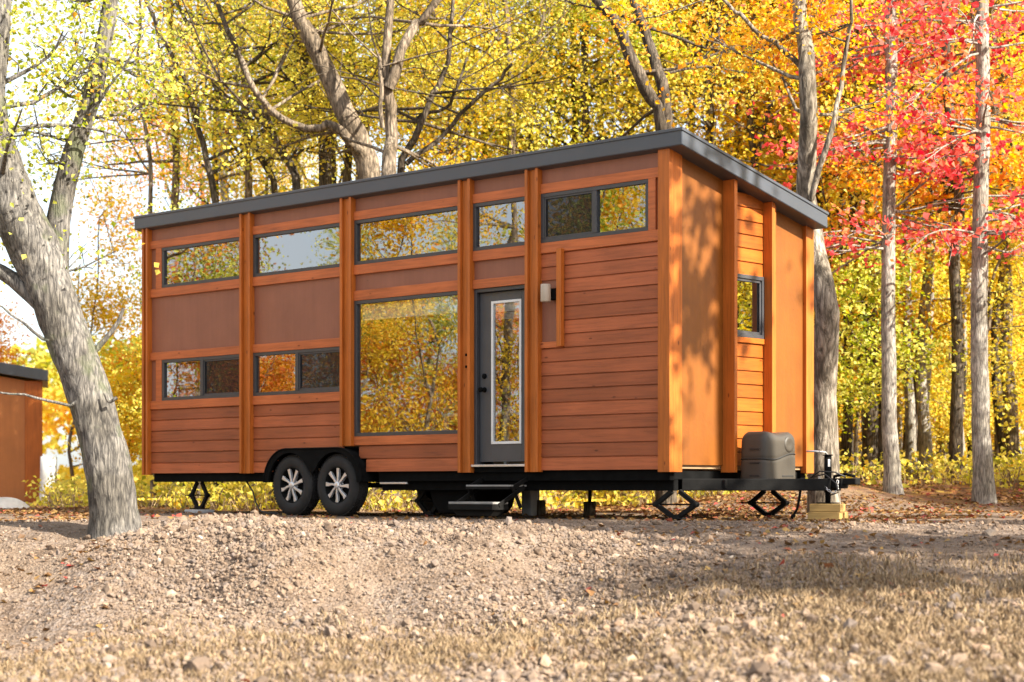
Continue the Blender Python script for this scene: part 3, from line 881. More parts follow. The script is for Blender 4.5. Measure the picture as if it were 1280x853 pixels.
b = MB()
out = []
for a in np.linspace(0, math.pi / 2, 9): out.append((-6.16 - .43 * math.cos(a), .42 + .43 * math.sin(a)))
for a in np.linspace(math.pi / 2, 0, 9): out.append((-5.15 + .43 * math.cos(a), .42 + .43 * math.sin(a)))
inn = []
rw = .418
for a in np.linspace(R(175), R(40), 12): inn.append((-6.09 + rw * math.cos(a), .383 + rw * math.sin(a)))
inn.append((-5.80 + .10, .56)); inn.append((-5.655, .535)); inn.append((-5.61, .56))
for a in np.linspace(R(140), R(5), 12): inn.append((-5.22 + rw * math.cos(a), .383 + rw * math.sin(a)))
# resample both to the same count
def resample(pl, n):
    P_ = np.array(pl); d = np.concatenate([[0], np.cumsum(np.linalg.norm(np.diff(P_, axis=0), axis=1))])
    s = np.linspace(0, d[-1], n); return np.stack([np.interp(s, d, P_[:, 0]), np.interp(s, d, P_[:, 1])], -1)
n = 60; O_ = resample(out, n); xi = np.array(inn)
I_ = np.stack([np.linspace(O_[0, 0], O_[-1, 0], n), np.zeros(n)], -1)
I_ = resample(inn, n)
v = []
for k in range(n): v += [(O_[k, 0], -.135, O_[k, 1]), (I_[k, 0], -.135, I_[k, 1]), (O_[k, 0], .28, O_[k, 1]), (I_[k, 0], -.10, I_[k, 1]), ]
f = []
for k in range(n - 1):
    a, c = 4 * k, 4 * k + 4
    f += [(a, c, c + 1, a + 1), (a + 2, c + 2, c, a), (a + 1, c + 1, c + 3, a + 3)]
b.add(v, f)
b.tube([(p[0], -.137, p[1]) for p in O_], .012, 6)
b.build('fender', M['black'], house)
b = MB(); b.box(-6.56, -4.75, .28, .30, .42, .86); b.box(-6.56, -4.75, .012, .28, .845, .862); b.build('wheel_well', M['black'], house)
b = MB(); b.tube([(-6.09, .05, .383), (-6.09, WID - .05, .383)], .035, 10); b.tube([(-5.22, .05, .383), (-5.22, WID - .05, .383)], .035, 10); b.build('axle', M['black'], house)

# folding entry steps and drain tank below the door
st = empty('entry_step', (0, 0, 0), 0, house)
b = MB(); b.box(-2.80, -2.10, -.26, .02, .365, .385); b.build('tread', M['tread'], st, .003)
b = MB(); b.box(-2.80, -2.10, -.55, -.29, .165, .190); b.build('tread', M['tread'], st, .003)
b = MB()
b.box(-2.80, -2.10, -.265, .0, .335, .363); b.box(-2.80, -2.10, -.555, -.285, .10, .163)
for u in (2.80, 2.10):
    b.bar((-u, .05, .46), (-u, -.20, .36), .02, .05); b.bar((-u, -.02, .36), (-u, -.45, .15), .02, .05); b.bar((-u, -.22, .36), (-u, -.08, .12), .02, .045)
b.prism([(-2.72, .03), (-2.18, .03), (-2.10, .12), (-2.80, .12)], -.50, -.32, axis='y')
b.build('step_frame', M['black_dusty'], st, .003)
b = MB(); b.prism([(-3.72, .035), (-3.26, .035), (-3.16, .12), (-3.08, .36), (-3.92, .36), (-3.82, .12)], .22, .95, axis='y'); b.build('drain_tank', M['black'], house, .03, 3)
b = MB(); b.lathe([(0, 0), (0, .014), (-.02, .012), (-.02, 0)], (-3.48, .22, .17), 'y', 12); b.build('drain_cap', M['alu'], house)
b = MB(); b.box(-4.52, -4.05, -.015, .02, .395, .42); b.build('marker_strip', M['alu'], house, .004)

# propane cover on the tongue
def propane():
    o = empty('propane_cover', (.38, 1.27, .435), 0, house)
    b = MB(); nu, nz = 64, 22; hx, hy, H_ = .20, .31, .52
    v = []; f = []
    for j in range(nz + 1):
        t = j / nz; z = H_ * t
        sc = 1.0 - .04 * t
        if t > .80:
            q = (t - .80) / .20; sc *= (1 - q ** 2.6 * .22)
        seam = .965 if abs(t - .50) < .001 else 1.0
        for i in range(nu):
            a = 2 * math.pi * i / nu; ca, sa = math.cos(a), math.sin(a); n_ = 5.5
            r_ = (abs(ca) ** n_ + abs(sa) ** n_) ** (-1 / n_)
            x = hx * r_ * ca * sc * seam; y = hy * r_ * sa * sc * seam
            # top saddle: lower in the middle, the back bottle higher
            zz = z + (.022 * math.cos(2 * math.pi * y / .62 + math.pi) * max(0, t - .8) / .2)
            wave = .035 * math.sin(y / hy * 2.4) * math.exp(-((t - .5) / .25) ** 2)
            v.append((x, y, zz + wave))
    for j in range(nz):
        for i in range(nu):
            i2 = (i + 1) % nu; f.append((j * nu + i, j * nu + i2, (j + 1) * nu + i2, (j + 1) * nu + i))
    f.append(tuple(range(nz * nu, nz * nu + nu)))
    b.add(v, f, smooth=True); b.build('shell', M['tank'], o)
    # parting line and slots
    b = MB(); pts = []
    for i in range(nu + 1):
        a = 2 * math.pi * i / nu; ca, sa = math.cos(a), math.sin(a); n_ = 5.5
        r_ = (abs(ca) ** n_ + abs(sa) ** n_) ** (-1 / n_); y = hy * r_ * sa
        pts.append((hx * r_ * ca * .975, y * .975, H_ * .5 + .035 * math.sin(y / hy * 2.4)))
    b.tube(pts, .009, 6, cap=False); b.build('parting_line', M['tank_dark'], o)
    for z in (.05, .19, .34, .45):
        b = MB(); b.box(-.03, .10, -.316 + .03 * (z > .4), -.285, z - .008, z + .010); b.build('slot', M['tank_dark'], o, .002)
    b = MB(); b.box(.185, .203, -.02, .20, .035, .055); b.build('slot', M['tank_dark'], o, .002)
    b = MB(); b.lathe([(0, .092), (.012, .085), (.016, .06), (.012, .03), (.010, 0)], (.190, .12, .395), 'x', 28); b.build('valve_dome', M['tank'], o)
propane()

HM = Matrix.Translation((1.698, 20.1, 0)) @ Matrix.Rotation(math.atan2(-.678, .735), 4, 'Z')
def hw(x, y, z=0.0):
    p = HM @ Vector((x, y, z)); return (p.x, p.y, p.z)
HR = math.atan2(-.678, .735)

# things around and inside the house
t = empty('wood_block_stack', hw(1.12, 1.33, 0), HR + .25)
tag(t, 'yellowish lumber blocks stacked under the tongue jack', 'wood blocks')
b = MB(); b.box(-.19, .17, -.12, -.01, -.02, .088); b.box(-.17, .19, .01, .12, -.02, .088); b.build('lower_block', M['block'], t, .005)
b = MB(); b.box(-.17, .18, -.115, -.005, .091, .178); b.box(-.18, .16, .012, .115, .091, .178); b.build('upper_block', M['block'], t, .005)
t = MB(); t.box(-.15, .15, -.15, .15, -.03, .05)
o = t.build('paver_block', M['concrete'], None, .01); o.location = hw(-8.27, .12, 0); o.rotation_euler.z = HR
tag(o, 'flat pale concrete paver under the rear scissor jack', 'paver')
t = MB(); t.box(-.08, .08, -.09, .09, -.03, .40); o = t.build('concrete_pier', M['concrete'], None, .012); o.location = hw(-3.24, 1.35, 0); o.rotation_euler.z = HR
tag(o, 'upright grey concrete pier supporting the chassis beside the steps', 'pier')


def log(name, u, v, h, r_, label, rod=False):
    t = empty(name, hw(-u, v, 0), 0)
    tag(t, label, 'support')
    b = MB(); rr = np.random.default_rng(int(u * 10)); b.tube([(0, 0, -.03), (0, 0, h * .5), (0, 0, h)], [r_ * 1.05, r_, r_ * .98], 16, rng=rr, rough=.03); b.build('log', M['log'], t)
    if rod:
        b = MB(); b.tube([(0, 0, h), (.01, .0, .44)], .022, 10); b.box(-.07, .07, -.07, .07, h, h + .012); b.build('rod', M['black'], t)
    return t


log('support_log', 3.02, 1.30, .20, .055, 'short brown log stub standing right beside the grey concrete pier')
log('support_log', 2.45, 1.55, .17, .075, 'short log stub with a black rod propping the chassis middle', True)
b = MB(); b.tube([hw(-7.25, .10, .45), hw(-7.05, .06, .30), hw(-6.92, .0, .16), hw(-6.78, -.05, .05), hw(-6.55, -.10, .02), hw(-6.3, -.14, .018)], .011, 8)
tag(b.build('power_cable', M['cable']), 'thin black cable drooping from the chassis to the gravel', 'cable')

t = empty('table', hw(-4.0, 1.5, .60), HR); tag(t, 'white table standing inside behind the big front window', 'table')
b = MB(); b.box(-.60, .55, -.35, .35, .66, .70); b.build('table_top', M['white'], t, .004)
for sx in (-.55, .50):
    for sy in (-.31, .31):
        b = MB(); b.box(sx - .025, sx + .025, sy - .025, sy + .025, 0, .66); b.build('leg', M['white'], t)
b = MB(); b.box(-4.90, -3.16, .05, .075, 2.44, 2.63)
o = b.build('roller_blind', M['white'], None); o.location = (1.698, 20.1, 0); o.rotation_euler.z = HR
tag(o, 'rolled up pale blind at the top of the big window', 'blind')

# second cabin at the left edge
cab = empty('neighbour_cabin', at(52, 640, 44), R(14))
cz = cab.location.z
tag(cab, 'orange brown cabin with dark roof edge at the left rim of the clearing', 'cabin')
Hc = 3.05
b = MB(); b.prism([(-6.0, .25), (-.10, .25), (-.10, Hc - .02), (-6.0, Hc + .95)], 0, 2.6, axis='y'); b.build('wall', M['cabin_panel_sunlit'], cab)
b = MB(); b.box(-.38, .02, -.06, .0, .22, Hc + .02); b.build('corner_post', M['post'], cab, .01)
b = MB(); b.prism([(-6.4, Hc + 1.0), (.15, Hc), (.15, Hc + .26), (-6.4, Hc + 1.26)], -.30, 2.9, axis='y'); b.build('roof', M['roof_metal'], cab, .01)
b = MB(); b.box(-5.8, -.15, .1, 2.5, .02, .25); b.build('skirt', M['black'], cab)
o = MB(); o.lathe([(-.1, .19), (.4, .185), (1.0, .18), (1.38, .185), (1.38, 0)], (0, 0, 0), 'z', 20); o = o.build('pale_post', M['pale_post']); o.location = at(59, 648, 42); o.rotation_euler = (0, R(1.5), 0)
tag(o, 'thick pale painted post standing right of the orange cabin', 'post')
v, f = (ICO * np.array([.62, .5, .42])), ICF
b = MB(); b.add(v, [tuple(q) for q in f]); o = b.build('boulder', M['boulder']); sb = o.modifiers.new('s', 'SUBSURF'); sb.levels = sb.render_levels = 2; o.location = at(6, 646, 30)
tag(o, 'pale round boulder lying in front of the orange cabin', 'boulder')
b = MB(); b.add(ICO * np.array([.75, .55, .22]), [tuple(q) for q in f]); o = b.build('boulder', M['boulder']); sb = o.modifiers.new('s', 'SUBSURF'); sb.levels = sb.render_levels = 2; o.location = at(42, 664, 24); o.rotation_euler.z = .4
tag(o, 'low flat yellowish boulder near the leaning grey tree', 'boulder')

# ------------------------------------------------------------------ trees


def smooth_path(pts, n):
    P_ = np.array(pts, float); k = len(P_)
    P_ = np.vstack([2 * P_[0] - P_[1], P_, 2 * P_[-1] - P_[-2]])
    outp = []
    for s in np.linspace(0, k - 1 - 1e-6, n):
        i = int(s); t = s - i; p0, p1, p2, p3 = P_[i], P_[i + 1], P_[i + 2], P_[i + 3]
        outp.append(.5 * ((2 * p1) + (-p0 + p2) * t + (2 * p0 - 5 * p1 + 4 * p2 - p3) * t * t + (-p0 + 3 * p1 - 3 * p2 + p3) * t ** 3))
    return np.array(outp)


class Tree:
    def __init__(s, seed):
        s.r = np.random.default_rng(seed); s.V = []; s.Q = []; s.n = 0; s.tips = []; s.paths = []

    def tube(s, P_, rad, sides, rough=.0):
        v, q = tube_np(P_, rad, sides, s.r, rough)
        s.V.append(v); s.Q.append(q + s.n); s.n += len(v)

    def stem(s, pts, r0, r1, n=16, sides=12, wob=.0, flare=0.0, rough=.03, keep=True):
        P_ = smooth_path(pts, n)
        if wob: P_[1:-1] += s.r.normal(0, wob, (n - 2, 3))
        t = np.linspace(0, 1, n); rad = r0 + (r1 - r0) * t + flare * r0 * np.exp(-t * 12)
        s.tube(P_, rad, sides, rough)
        if keep: s.paths.append((P_, rad))
        return P_

    def limbs(s, n, t0, t1, length, up=(.1, .7), sub=3, side=None, twig=.45, which=None, rmax=.07, flat=False):
        ga = s.r.uniform(0, 6)
        for k in range(n):
            P_, rad = s.paths[which if which is not None else s.r.integers(len(s.paths))]
            t = s.r.uniform(t0, t1); i = min(len(P_) - 2, int(t * (len(P_) - 1))); base = P_[i]
            ga += 2.399
            az = (ga if s.r.random() < .14 else s.r.uniform(.15, math.pi - .15)) if side is None else side + s.r.normal(0, .55)
            u = s.r.uniform(*up)
            d = np.array([math.cos(az) * math.cos(u), math.sin(az) * math.cos(u), math.sin(u)])
            L_ = length * s.r.uniform(.6, 1.15) * (1 - .35 * t)
            s.branch(base, d, L_, min(rad[i] * .55, rmax), sub, twig, flat)

    def branch(s, base, d, L_, r0, sub, twig, flat=False):
        m = 7; P_ = [np.array(base)]; dd = d.copy()
        for i in range(m - 1):
            dd = dd + s.r.normal(0, .13, 3) + (np.array([0, 0, -.03]) if flat else np.array([0, 0, .05])); dd /= np.linalg.norm(dd); P_.append(P_[-1] + dd * L_ / (m - 1))
        P_ = np.array(P_); s.tube(P_, np.linspace(r0, max(.004, r0 * .22), m), 6 if r0 > .02 else 4)
        for i in range(2, m): s.tips.append((P_[i], .6 + .4 * i / m, dd))
        for _ in range(sub):
            i = s.r.integers(2, m - 1); e_ = dd + s.r.normal(0, .7, 3) * (np.array([1, 1, .14]) if flat else 1); e_ /= np.linalg.norm(e_)
            l2 = L_ * twig * s.r.uniform(.5, 1.1); k = 4
            T_ = np.array([P_[i] + e_ * l2 * j / (k - 1) + s.r.normal(0, .03, 3) * j for j in range(k)])
            s.tube(T_, np.linspace(max(.004, r0 * .35), .003, k), 4)
            for j in (1, 2, 3): s.tips.append((T_[j], 1.0, e_))

    def finish(s, name, label, cat, bark_m, leaf_m, nleaf, size=(.06, .12), spread=.42, flat=.6, group=None, tint0=.5, zmin=None, tip_ok=None, up=.5):
        base = s.paths[0][0][0].copy()
        root = empty(name, tuple(base)); tag(root, label, cat, group)
        V_ = np.concatenate(s.V) - base; Q_ = np.concatenate(s.Q)
        tr = np_obj('trunk', np_mesh('trunk', V_, Q_, bark_m, smooth=True), root)
        tips = np.array([t[0] for t in s.tips]); wt = np.array([t[1] for t in s.tips])
        if tip_ok is not None:
            ok = tip_ok(tips); tips, wt = tips[ok], wt[ok]
        if zmin is not None:
            ok = tips[:, 2] > zmin; tips, wt = tips[ok], wt[ok]
        ctint = np.clip(s.r.normal(tint0, .22, len(tips)), 0, 1); cw = s.r.gamma(.9, 1, len(tips)) * wt; cw /= cw.sum()
        idx = s.r.choice(len(tips), nleaf, p=cw)
        nleaf = int(nleaf)
        C = tips[idx] + s.r.normal(0, 1, (nleaf, 3)) * np.array([spread, spread, spread * flat])
        ln = np.clip(ctint[idx] + s.r.normal(0, .11, nleaf), 0, 1)
        v, q = leaf_quads(C - base, s.r.uniform(size[0], size[1], nleaf), s.r, up)
        np_obj('crown', np_mesh('crown', v, q, leaf_m, ln), root)
        return root


def px_path(l, Y): return [at(x, y, Y) for x, y in l]


def to_ground(pts):
    x, y, _ = pts[0]; pts[0] = (x, y, gz(x, y) - .12); return pts


# 1. big leaning grey tree in front of the left end
T1 = Tree(101); Y = 18.0
main = px_path([(146, 690), (137, 590), (112, 490), (84, 410), (58, 335), (28, 265), (8, 200), (-2, 130), (10, 40), (16, -60), (22, -200), (40, -330)], Y)
P_ = smooth_path(main, 46); rad = np.interp(np.linspace(0, 1, 46), [0, .04, .15, .3, .40, .5, .62, .75, 1], [.27, .235, .215, .215, .25, .22, .17, .12, .05])
P_[:, 1] += np.linspace(0, -.5, 46)
P2 = smooth_path(P_, 170); r2 = np.interp(np.linspace(0, 1, 170), np.linspace(0, 1, 46), rad)
r2 = r2 * .95 * (1 + .22 * np.exp(-np.linspace(0, 1, 170) * 45))
v_, q_ = tube_np(P2, r2, 64)
ang = np.tile(np.arange(64) / 64.0, 170); ss = np.repeat(np.arange(170) / 170.0, 64)
def rid(fa, fs, o):      # furrows that wander up the stem, periodic round it
    w_ = np.clip((ang - .85) / .15, 0, 1)
    return vnoise(ang * fa + o + 1.3 * vnoise(ss * fs * .5 + 3, ang * 3), ss * fs) * (1 - w_) + vnoise((ang - 1) * fa + o, ss * fs) * w_
dsp = 1 + .10 * rid(9, 22, 5) + .085 * rid(26, 60, 40) + .10 * rid(3, 5, 90)
ctr = np.repeat(P2, 64, axis=0); v_ = ctr + (v_ - ctr) * dsp[:, None]
T1.V.append(v_); T1.Q.append(q_ + T1.n); T1.n += len(v_); T1.paths.append((P_, rad))
T1.stem(px_path([(70, 350), (74, 270), (92, 190), (118, 110), (134, 30), (150, -70), (190, -200)], Y + .3), .13, .05, 20, 12)
T1.stem(px_path([(72, 395), (42, 372), (10, 345), (-40, 318), (-100, 270)], Y - .2), .095, .05, 12, 12)
T1.stem(px_path([(100, 500), (84, 508), (52, 499), (20, 493), (-30, 490)], Y - .25), .02, .009, 10, 6, wob=.01)
T1.stem(px_path([(118, 440), (140, 414), (150, 398), (154, 385)], Y - .1), .028, .014, 8, 6, keep=False)
T1.stem(px_path([(78, 425), (50, 420), (20, 395), (-10, 378)], Y - .25), .022, .008, 8, 6, wob=.01)
T1.stem(px_path([(146, 497), (136, 503), (130, 492)], Y - .3), .018, .008, 6, 6, keep=False)
T1.limbs(14, .5, .9, 1.5, (-.1, .5), 4, which=0, rmax=.03); T1.limbs(14, .3, .95, 1.3, (-.3, .5), 4, which=1, rmax=.022); T1.limbs(5, .4, 1, 1.2, (-.2, .5), 3, which=2, rmax=.02)
T1.finish('oak_tree', 'thick leaning grey tree in front of the left end, bare below', 'tree', M['bark_old'], M['leaf_lime'], 5200, (.03, .06), .30, .5, tint0=.55, zmin=2.6, tip_ok=lambda t: (t[:, 0] / t[:, 1] * F + CX < 200))


def forest_tree(seed, name, label, Y, stems, bark_m, leaf_m, nleaf, limbs=26, length=3.0, base=None, t0=.3, size=(.04, .078), spread=.34, tint0=.5, zmin=1.5, extra=None, group=None, ext=True):
    """stems: list of (pixel polyline, px width at start, px width at end)"""
    T = Tree(seed)
    for k, (pl, w0, w1) in enumerate(stems):
        pts = px_path(pl, Y)
        if k == 0 and pl[0][1] < 590:          # hidden foot behind the house: carry the trunk down to the ground
            d = np.array(pts[0]) - np.array(pts[1]); x = pts[0][0] + d[0] * .25; g = gz(x, Y)
            pts = [(x, Y, g - .1)] + [((x + pts[0][0]) / 2, Y, (g + pts[0][2]) / 2)] + pts
        elif k == 0: pts = to_ground(pts)
        if ext and pl[-1][1] <= 5:
            a, b_ = np.array(pts[-2]), np.array(pts[-1]); d = (b_ - a) / np.linalg.norm(b_ - a)
            pts.append(tuple(b_ + d * 2.2 + np.array([0, T.r.normal(0, .5), .6]))); pts.append(tuple(np.array(pts[-1]) + d * 1.6 + np.array([T.r.normal(0, .5), T.r.normal(0, .5), 1.2]))); w1 = w1 * .5
        pts = [np.array(p) + np.array([0, (T.r.normal(0, .12) if i else 0), 0]) for i, p in enumerate(pts)]
        T.stem(pts, w0 / F * Y / 2, w1 / F * Y / 2, 22 if k == 0 else 16, 14 if w0 > 12 else 8, wob=.015, flare=.25 if k == 0 else 0)
    T.limbs(int(limbs * (.95 if stems[0][0][0][0] < 860 else 1)), t0, .98, length * (1.45 if stems[0][0][0][0] < 860 else 1), (-.15, .75), 5, rmax=.030)
    return T.finish(name, label, 'tree', bark_m, leaf_m, int(nleaf * (1.15 if stems[0][0][0][0] < 860 else 1.1)), size, spread, .6, tint0=tint0, zmin=zmin, group=group, tip_ok=lambda t: t[:, 1] > (max(Y - .1, 31.4) if stems[0][0][0][0] < 860 else Y - 9))


FT = forest_tree
FT(201, 'maple_tree', 'thick pale trunk leaning left over the middle of the roof', 31, [([(462, 225), (444, 170), (416, 105), (388, 45), (366, 0)], 36, 24), ([(452, 190), (418, 160), (396, 165), (352, 148), (318, 112), (300, 70)], 13, 6)], M['bark_brown'], M['leaf_yellow'], 5600, tint0=.45)
FT(202, 'maple_tree', 'upright trunk forking in two above the roof middle', 30, [([(487, 220), (488, 170), (484, 120), (482, 70), (487, 0)], 22, 12), ([(486, 110), (503, 62), (522, 28), (545, 0)], 15, 11), ([(478, 160), (476, 110), (474, 75), (478, 88)], 6, 4)], M['bark_brown'], M['leaf_yellow'], 6500)
FT(203, 'maple_tree', 'dark short trunk just left of the thick leaning trunk', 33, [([(408, 228), (396, 150), (386, 100), (372, 40), (362, 0)], 20, 10)], M['bark_dark'], M['leaf_lime'], 5000, tint0=.6)
FT(204, 'ash_tree', 'thin trunk with a long low diagonal branch right of the forked trunk', 31, [([(500, 215), (520, 175), (538, 130), (552, 95), (562, 60), (566, 0)], 11, 6), ([(508, 205), (555, 165), (590, 130), (622, 100), (640, 82)], 7, 4), ([(516, 150), (530, 143), (560, 132), (576, 105), (584, 70)], 5, 3)], M['bark_dark'], M['leaf_yellow'], 5500)
FT(205, 'ash_tree', 'slim straight grey trunk with upswept twigs right of roof middle', 34, [([(641, 190), (639, 130), (636, 60), (632, 0)], 13, 9), ([(638, 60), (618, 40), (604, 0)], 5, 3), ([(642, 120), (658, 70), (672, 45), (682, 0)], 4, 3)], M['bark_brown'], M['leaf_lime'], 6000)
FT(206, 'oak_tree', 'dark twin trunk splitting into a narrow V above the right roof', 29, [([(828, 160), (808, 115), (784, 60), (762, 20), (744, 0)], 22, 13), ([(834, 162), (827, 105), (812, 50), (795, 0)], 17, 14)], M['bark_dark'], M['leaf_lime'], 6000, tint0=.6)
FT(207, 'ash_tree', 'leaning dark sapling trunk over the second roof bay', 32, [([(372, 238), (352, 190), (330, 140), (308, 90), (286, 40), (268, 0)], 13, 7)], M['bark_dark'], M['leaf_lime'], 3000, tint0=.65)
FT(208, 'ash_tree', 'thin curved trunk nearest the left end of the roof', 33, [([(270, 250), (262, 215), (250, 170), (244, 130), (226, 90), (200, 40), (180, 0)], 10, 6)], M['bark_dark'], M['leaf_lime'], 2600, tint0=.55, limbs=16)
FT(209, 'ash_tree', 'bent thin trunk between the curved trunk and leaning sapling', 35, [([(345, 240), (320, 190), (292, 140), (262, 90), (240, 40), (222, 0)], 10, 6)], M['bark_dark'], M['leaf_yellow'], 2400)
FT(210, 'birch_tree', 'spindly trunk standing in the bright sky gap at upper left', 34, [([(190, 268), (186, 200), (178, 140), (170, 90), (176, 0)], 7, 4)], M['bark_brown'], M['leaf_lime'], 2300, tint0=.5, limbs=14)
# right side
FT(211, 'oak_tree', 'big furrowed trunk close behind the right house end', 24.5, [([(1031, 640), (1031, 590), (1030, 480), (1029, 380), (1018, 300), (1011, 220), (1006, 120), (1004, 50), (1000, 0)], 38, 22), ([(1006, 90), (985, 65), (955, 45), (925, 20), (900, 0)], 8, 5), ([(1014, 250), (1035, 165), (1050, 110), (1060, 40), (1062, 0)], 8, 5)], M['bark_furrow'], M['leaf_orange'], 5200, tint0=.25, limbs=20, length=2.2, t0=.5, zmin=3.2)


def layered(seed, label, Y, stems, bark_m, nleaf, sprays, leafm='leaf_red', limbs=10, tint0=.45):
    """slim pale trunk carrying flat sprays of red leaves at given pixel rows"""
    T = Tree(seed)
    for k, (pl, w0, w1) in enumerate(stems):
        pts = px_path(pl, Y)
        if k == 0: pts = to_ground(pts)
        a, b_ = np.array(pts[-2]), np.array(pts[-1]); pts.append(tuple(b_ + (b_ - a) * 1.5))
        T.stem(pts, w0 / F * Y / 2, w1 / F * Y / 2, 26, 14, wob=.006, flare=.5 if k == 0 else 0, rough=.02)
    P0, r0 = T.paths[0]
    for (px, py, n, L_) in sprays:
        z = CZ + (HY - py) / F * Y
        i = int(np.argmin(np.abs(P0[:, 2] - z)))
        tgt = np.array(at(px, py, Y))
        for k in range(n):
            d = tgt - P0[i]; d[2] *= .5
            az = T.r.uniform(0, 2 * np.pi) if np.linalg.norm(d[:2]) < .4 else math.atan2(d[1], d[0]) + T.r.normal(0, .75)
            T.branch(P0[i] + np.array([0, 0, T.r.normal(0, .12)]), np.array([math.cos(az), math.sin(az), T.r.uniform(-.14, .12)]), L_ * 1.2 * T.r.uniform(.7, 1.15), .022, 4, .5, flat=True)
    return T.finish('maple_tree', label, 'tree', bark_m, M[leafm], nleaf, (.06, .115), .24, .18, tint0=tint0, up=.35)


layered(301, 'slim pale trunk with red leaf layers, left one of the two pale trunks', 29.0, [([(1117, 604), (1114, 560), (1110, 400), (1112, 250), (1114, 120), (1113, 0)], 20, 13)], M['bark_grey'], 2500,
        [(1060, 310, 6, 1.5), (1150, 285, 5, 1.4), (1080, 180, 6, 1.5), (1170, 190, 4, 1.3), (1060, 55, 7, 1.6), (1140, 30, 6, 1.5), (1090, 5, 5, 1.6)])
layered(302, 'slim pale trunk with red leaf layers, right one of the two pale trunks', 28.5, [([(1231, 607), (1227, 560), (1224, 400), (1226, 250), (1229, 120), (1227, 0)], 24, 15)], M['bark_grey'], 2500,
        [(1200, 300, 6, 1.5), (1270, 275, 5, 1.4), (1195, 185, 6, 1.5), (1180, 60, 6, 1.5), (1260, 40, 6, 1.5), (1215, 5, 6, 1.6), (1270, 130, 4, 1.2)])

layered(303, 'dark trunk carrying orange leaf layers between the two pale trunks', 33.5, [([(1197, 600), (1195, 560), (1197, 450), (1193, 330), (1200, 250), (1185, 120), (1180, 0)], 17, 10)], M['bark_dark'], 4300,
        [(1150, 250, 7, 1.9), (1215, 235, 6, 1.8), (1120, 140, 7, 1.9), (1210, 120, 6, 1.8), (1160, 110, 6, 1.8), (1250, 240, 5, 1.6), (1080, 240, 6, 1.8)], 'leaf_orange', tint0=.5)
# generic woodland trees: a few crowns and trunks, copied as individual trees


def proto(seed, h, r0, lean, nleaf, lo, size=(.05, .092), spread=.42, limbs=34, length=2.8, gam=.9, sub=4):
    T = Tree(seed); rr = T.r
    pts = [np.array([0, 0, -.2])]
    for k in range(1, 7): pts.append(np.array([lean * h * (k / 6) ** 1.3 + rr.normal(0, .12), rr.normal(0, .15), h * k / 6]))
    T.stem(pts, r0, r0 * .3, 20, 10, wob=.02, flare=.3)
    if seed % 2:
        i = int(8 + seed % 5); b0 = T.paths[0][0][i]
        T.stem([b0, b0 + np.array([.5, .3, 1.6]), b0 + np.array([1.3, .5, 3.6]), b0 + np.array([1.7, .9, h * .42])], r0 * .55, r0 * .2, 12, 8, wob=.02)
    T.limbs(limbs, lo, .98, length, (-.25, .7), sub, rmax=.04)
    tips = np.array([t[0] for t in T.tips]); wt = np.array([t[1] for t in T.tips])
    ct = np.clip(rr.normal(.5, .2, len(tips)), 0, 1); cw = rr.gamma(gam, 1, len(tips)) * wt; cw /= cw.sum()
    idx = rr.choice(len(tips), nleaf, p=cw)
    C = tips[idx] + rr.normal(0, 1, (nleaf, 3)) * np.array([spread, spread, spread * .55])
    C[:, 2] = np.maximum(C[:, 2], .2)
    v, q = leaf_quads(C, rr.uniform(size[0], size[1], nleaf), rr, .5)
    return (np_mesh('trunk', np.concatenate(T.V), np.concatenate(T.Q), M['bark_dark'], smooth=True), np_mesh('crown', v, q, M['leaf_yellow'], np.clip(ct[idx] + rr.normal(0, .11, nleaf), 0, 1)))


PR = [proto(401, 15, .12, .03, 10000, .16), proto(402, 14, .10, -.05, 9500, .14), proto(403, 16, .14, .06, 10000, .2), proto(404, 13, .09, .0, 8500, .10), proto(405, 15, .11, -.03, 9500, .16)]
POLE = [proto(422, 14, .085, .01, 4600, .40, limbs=26, length=1.8, spread=.45), proto(424, 13, .07, -.015, 4300, .36, limbs=24, length=1.7, spread=.45), proto(426, 15, .10, .02, 4600, .42, limbs=26, length=1.9, spread=.45)]
SHADE = [proto(431, 14, .15, .02, 2300, .28, size=(.15, .25), spread=.42, limbs=13, length=3.2, gam=.3, sub=1), proto(434, 13, .14, -.03, 2300, .25, size=(.15, .25), spread=.42, limbs=12, length=3.0, gam=.3, sub=1)]
SAP = [proto(451, 5.0, .045, .05, 5800, .12, (.05, .09), .38, 22, 1.5), proto(452, 4.2, .04, -.06, 5200, .08, (.05, .09), .36, 20, 1.4), proto(453, 6.0, .05, .02, 6400, .10, (.05, .09), .42, 24, 1.7)]


def place(pr, name, cat, x, y, sc, rz, leafm, barkm, label, group):
    tr_me, cr_me = pr
    root = empty(name, (x, y, gz(x, y)), rz); root.scale = (sc, sc, sc); tag(root, label, cat, group)
    for nm, me, mt in (('trunk', tr_me, barkm), ('crown', cr_me, leafm)):
        o = bpy.data.objects.new(nm, me); col.objects.link(o); o.parent = root
        o.material_slots[0].link = 'OBJECT'; o.material_slots[0].material = mt
    return root


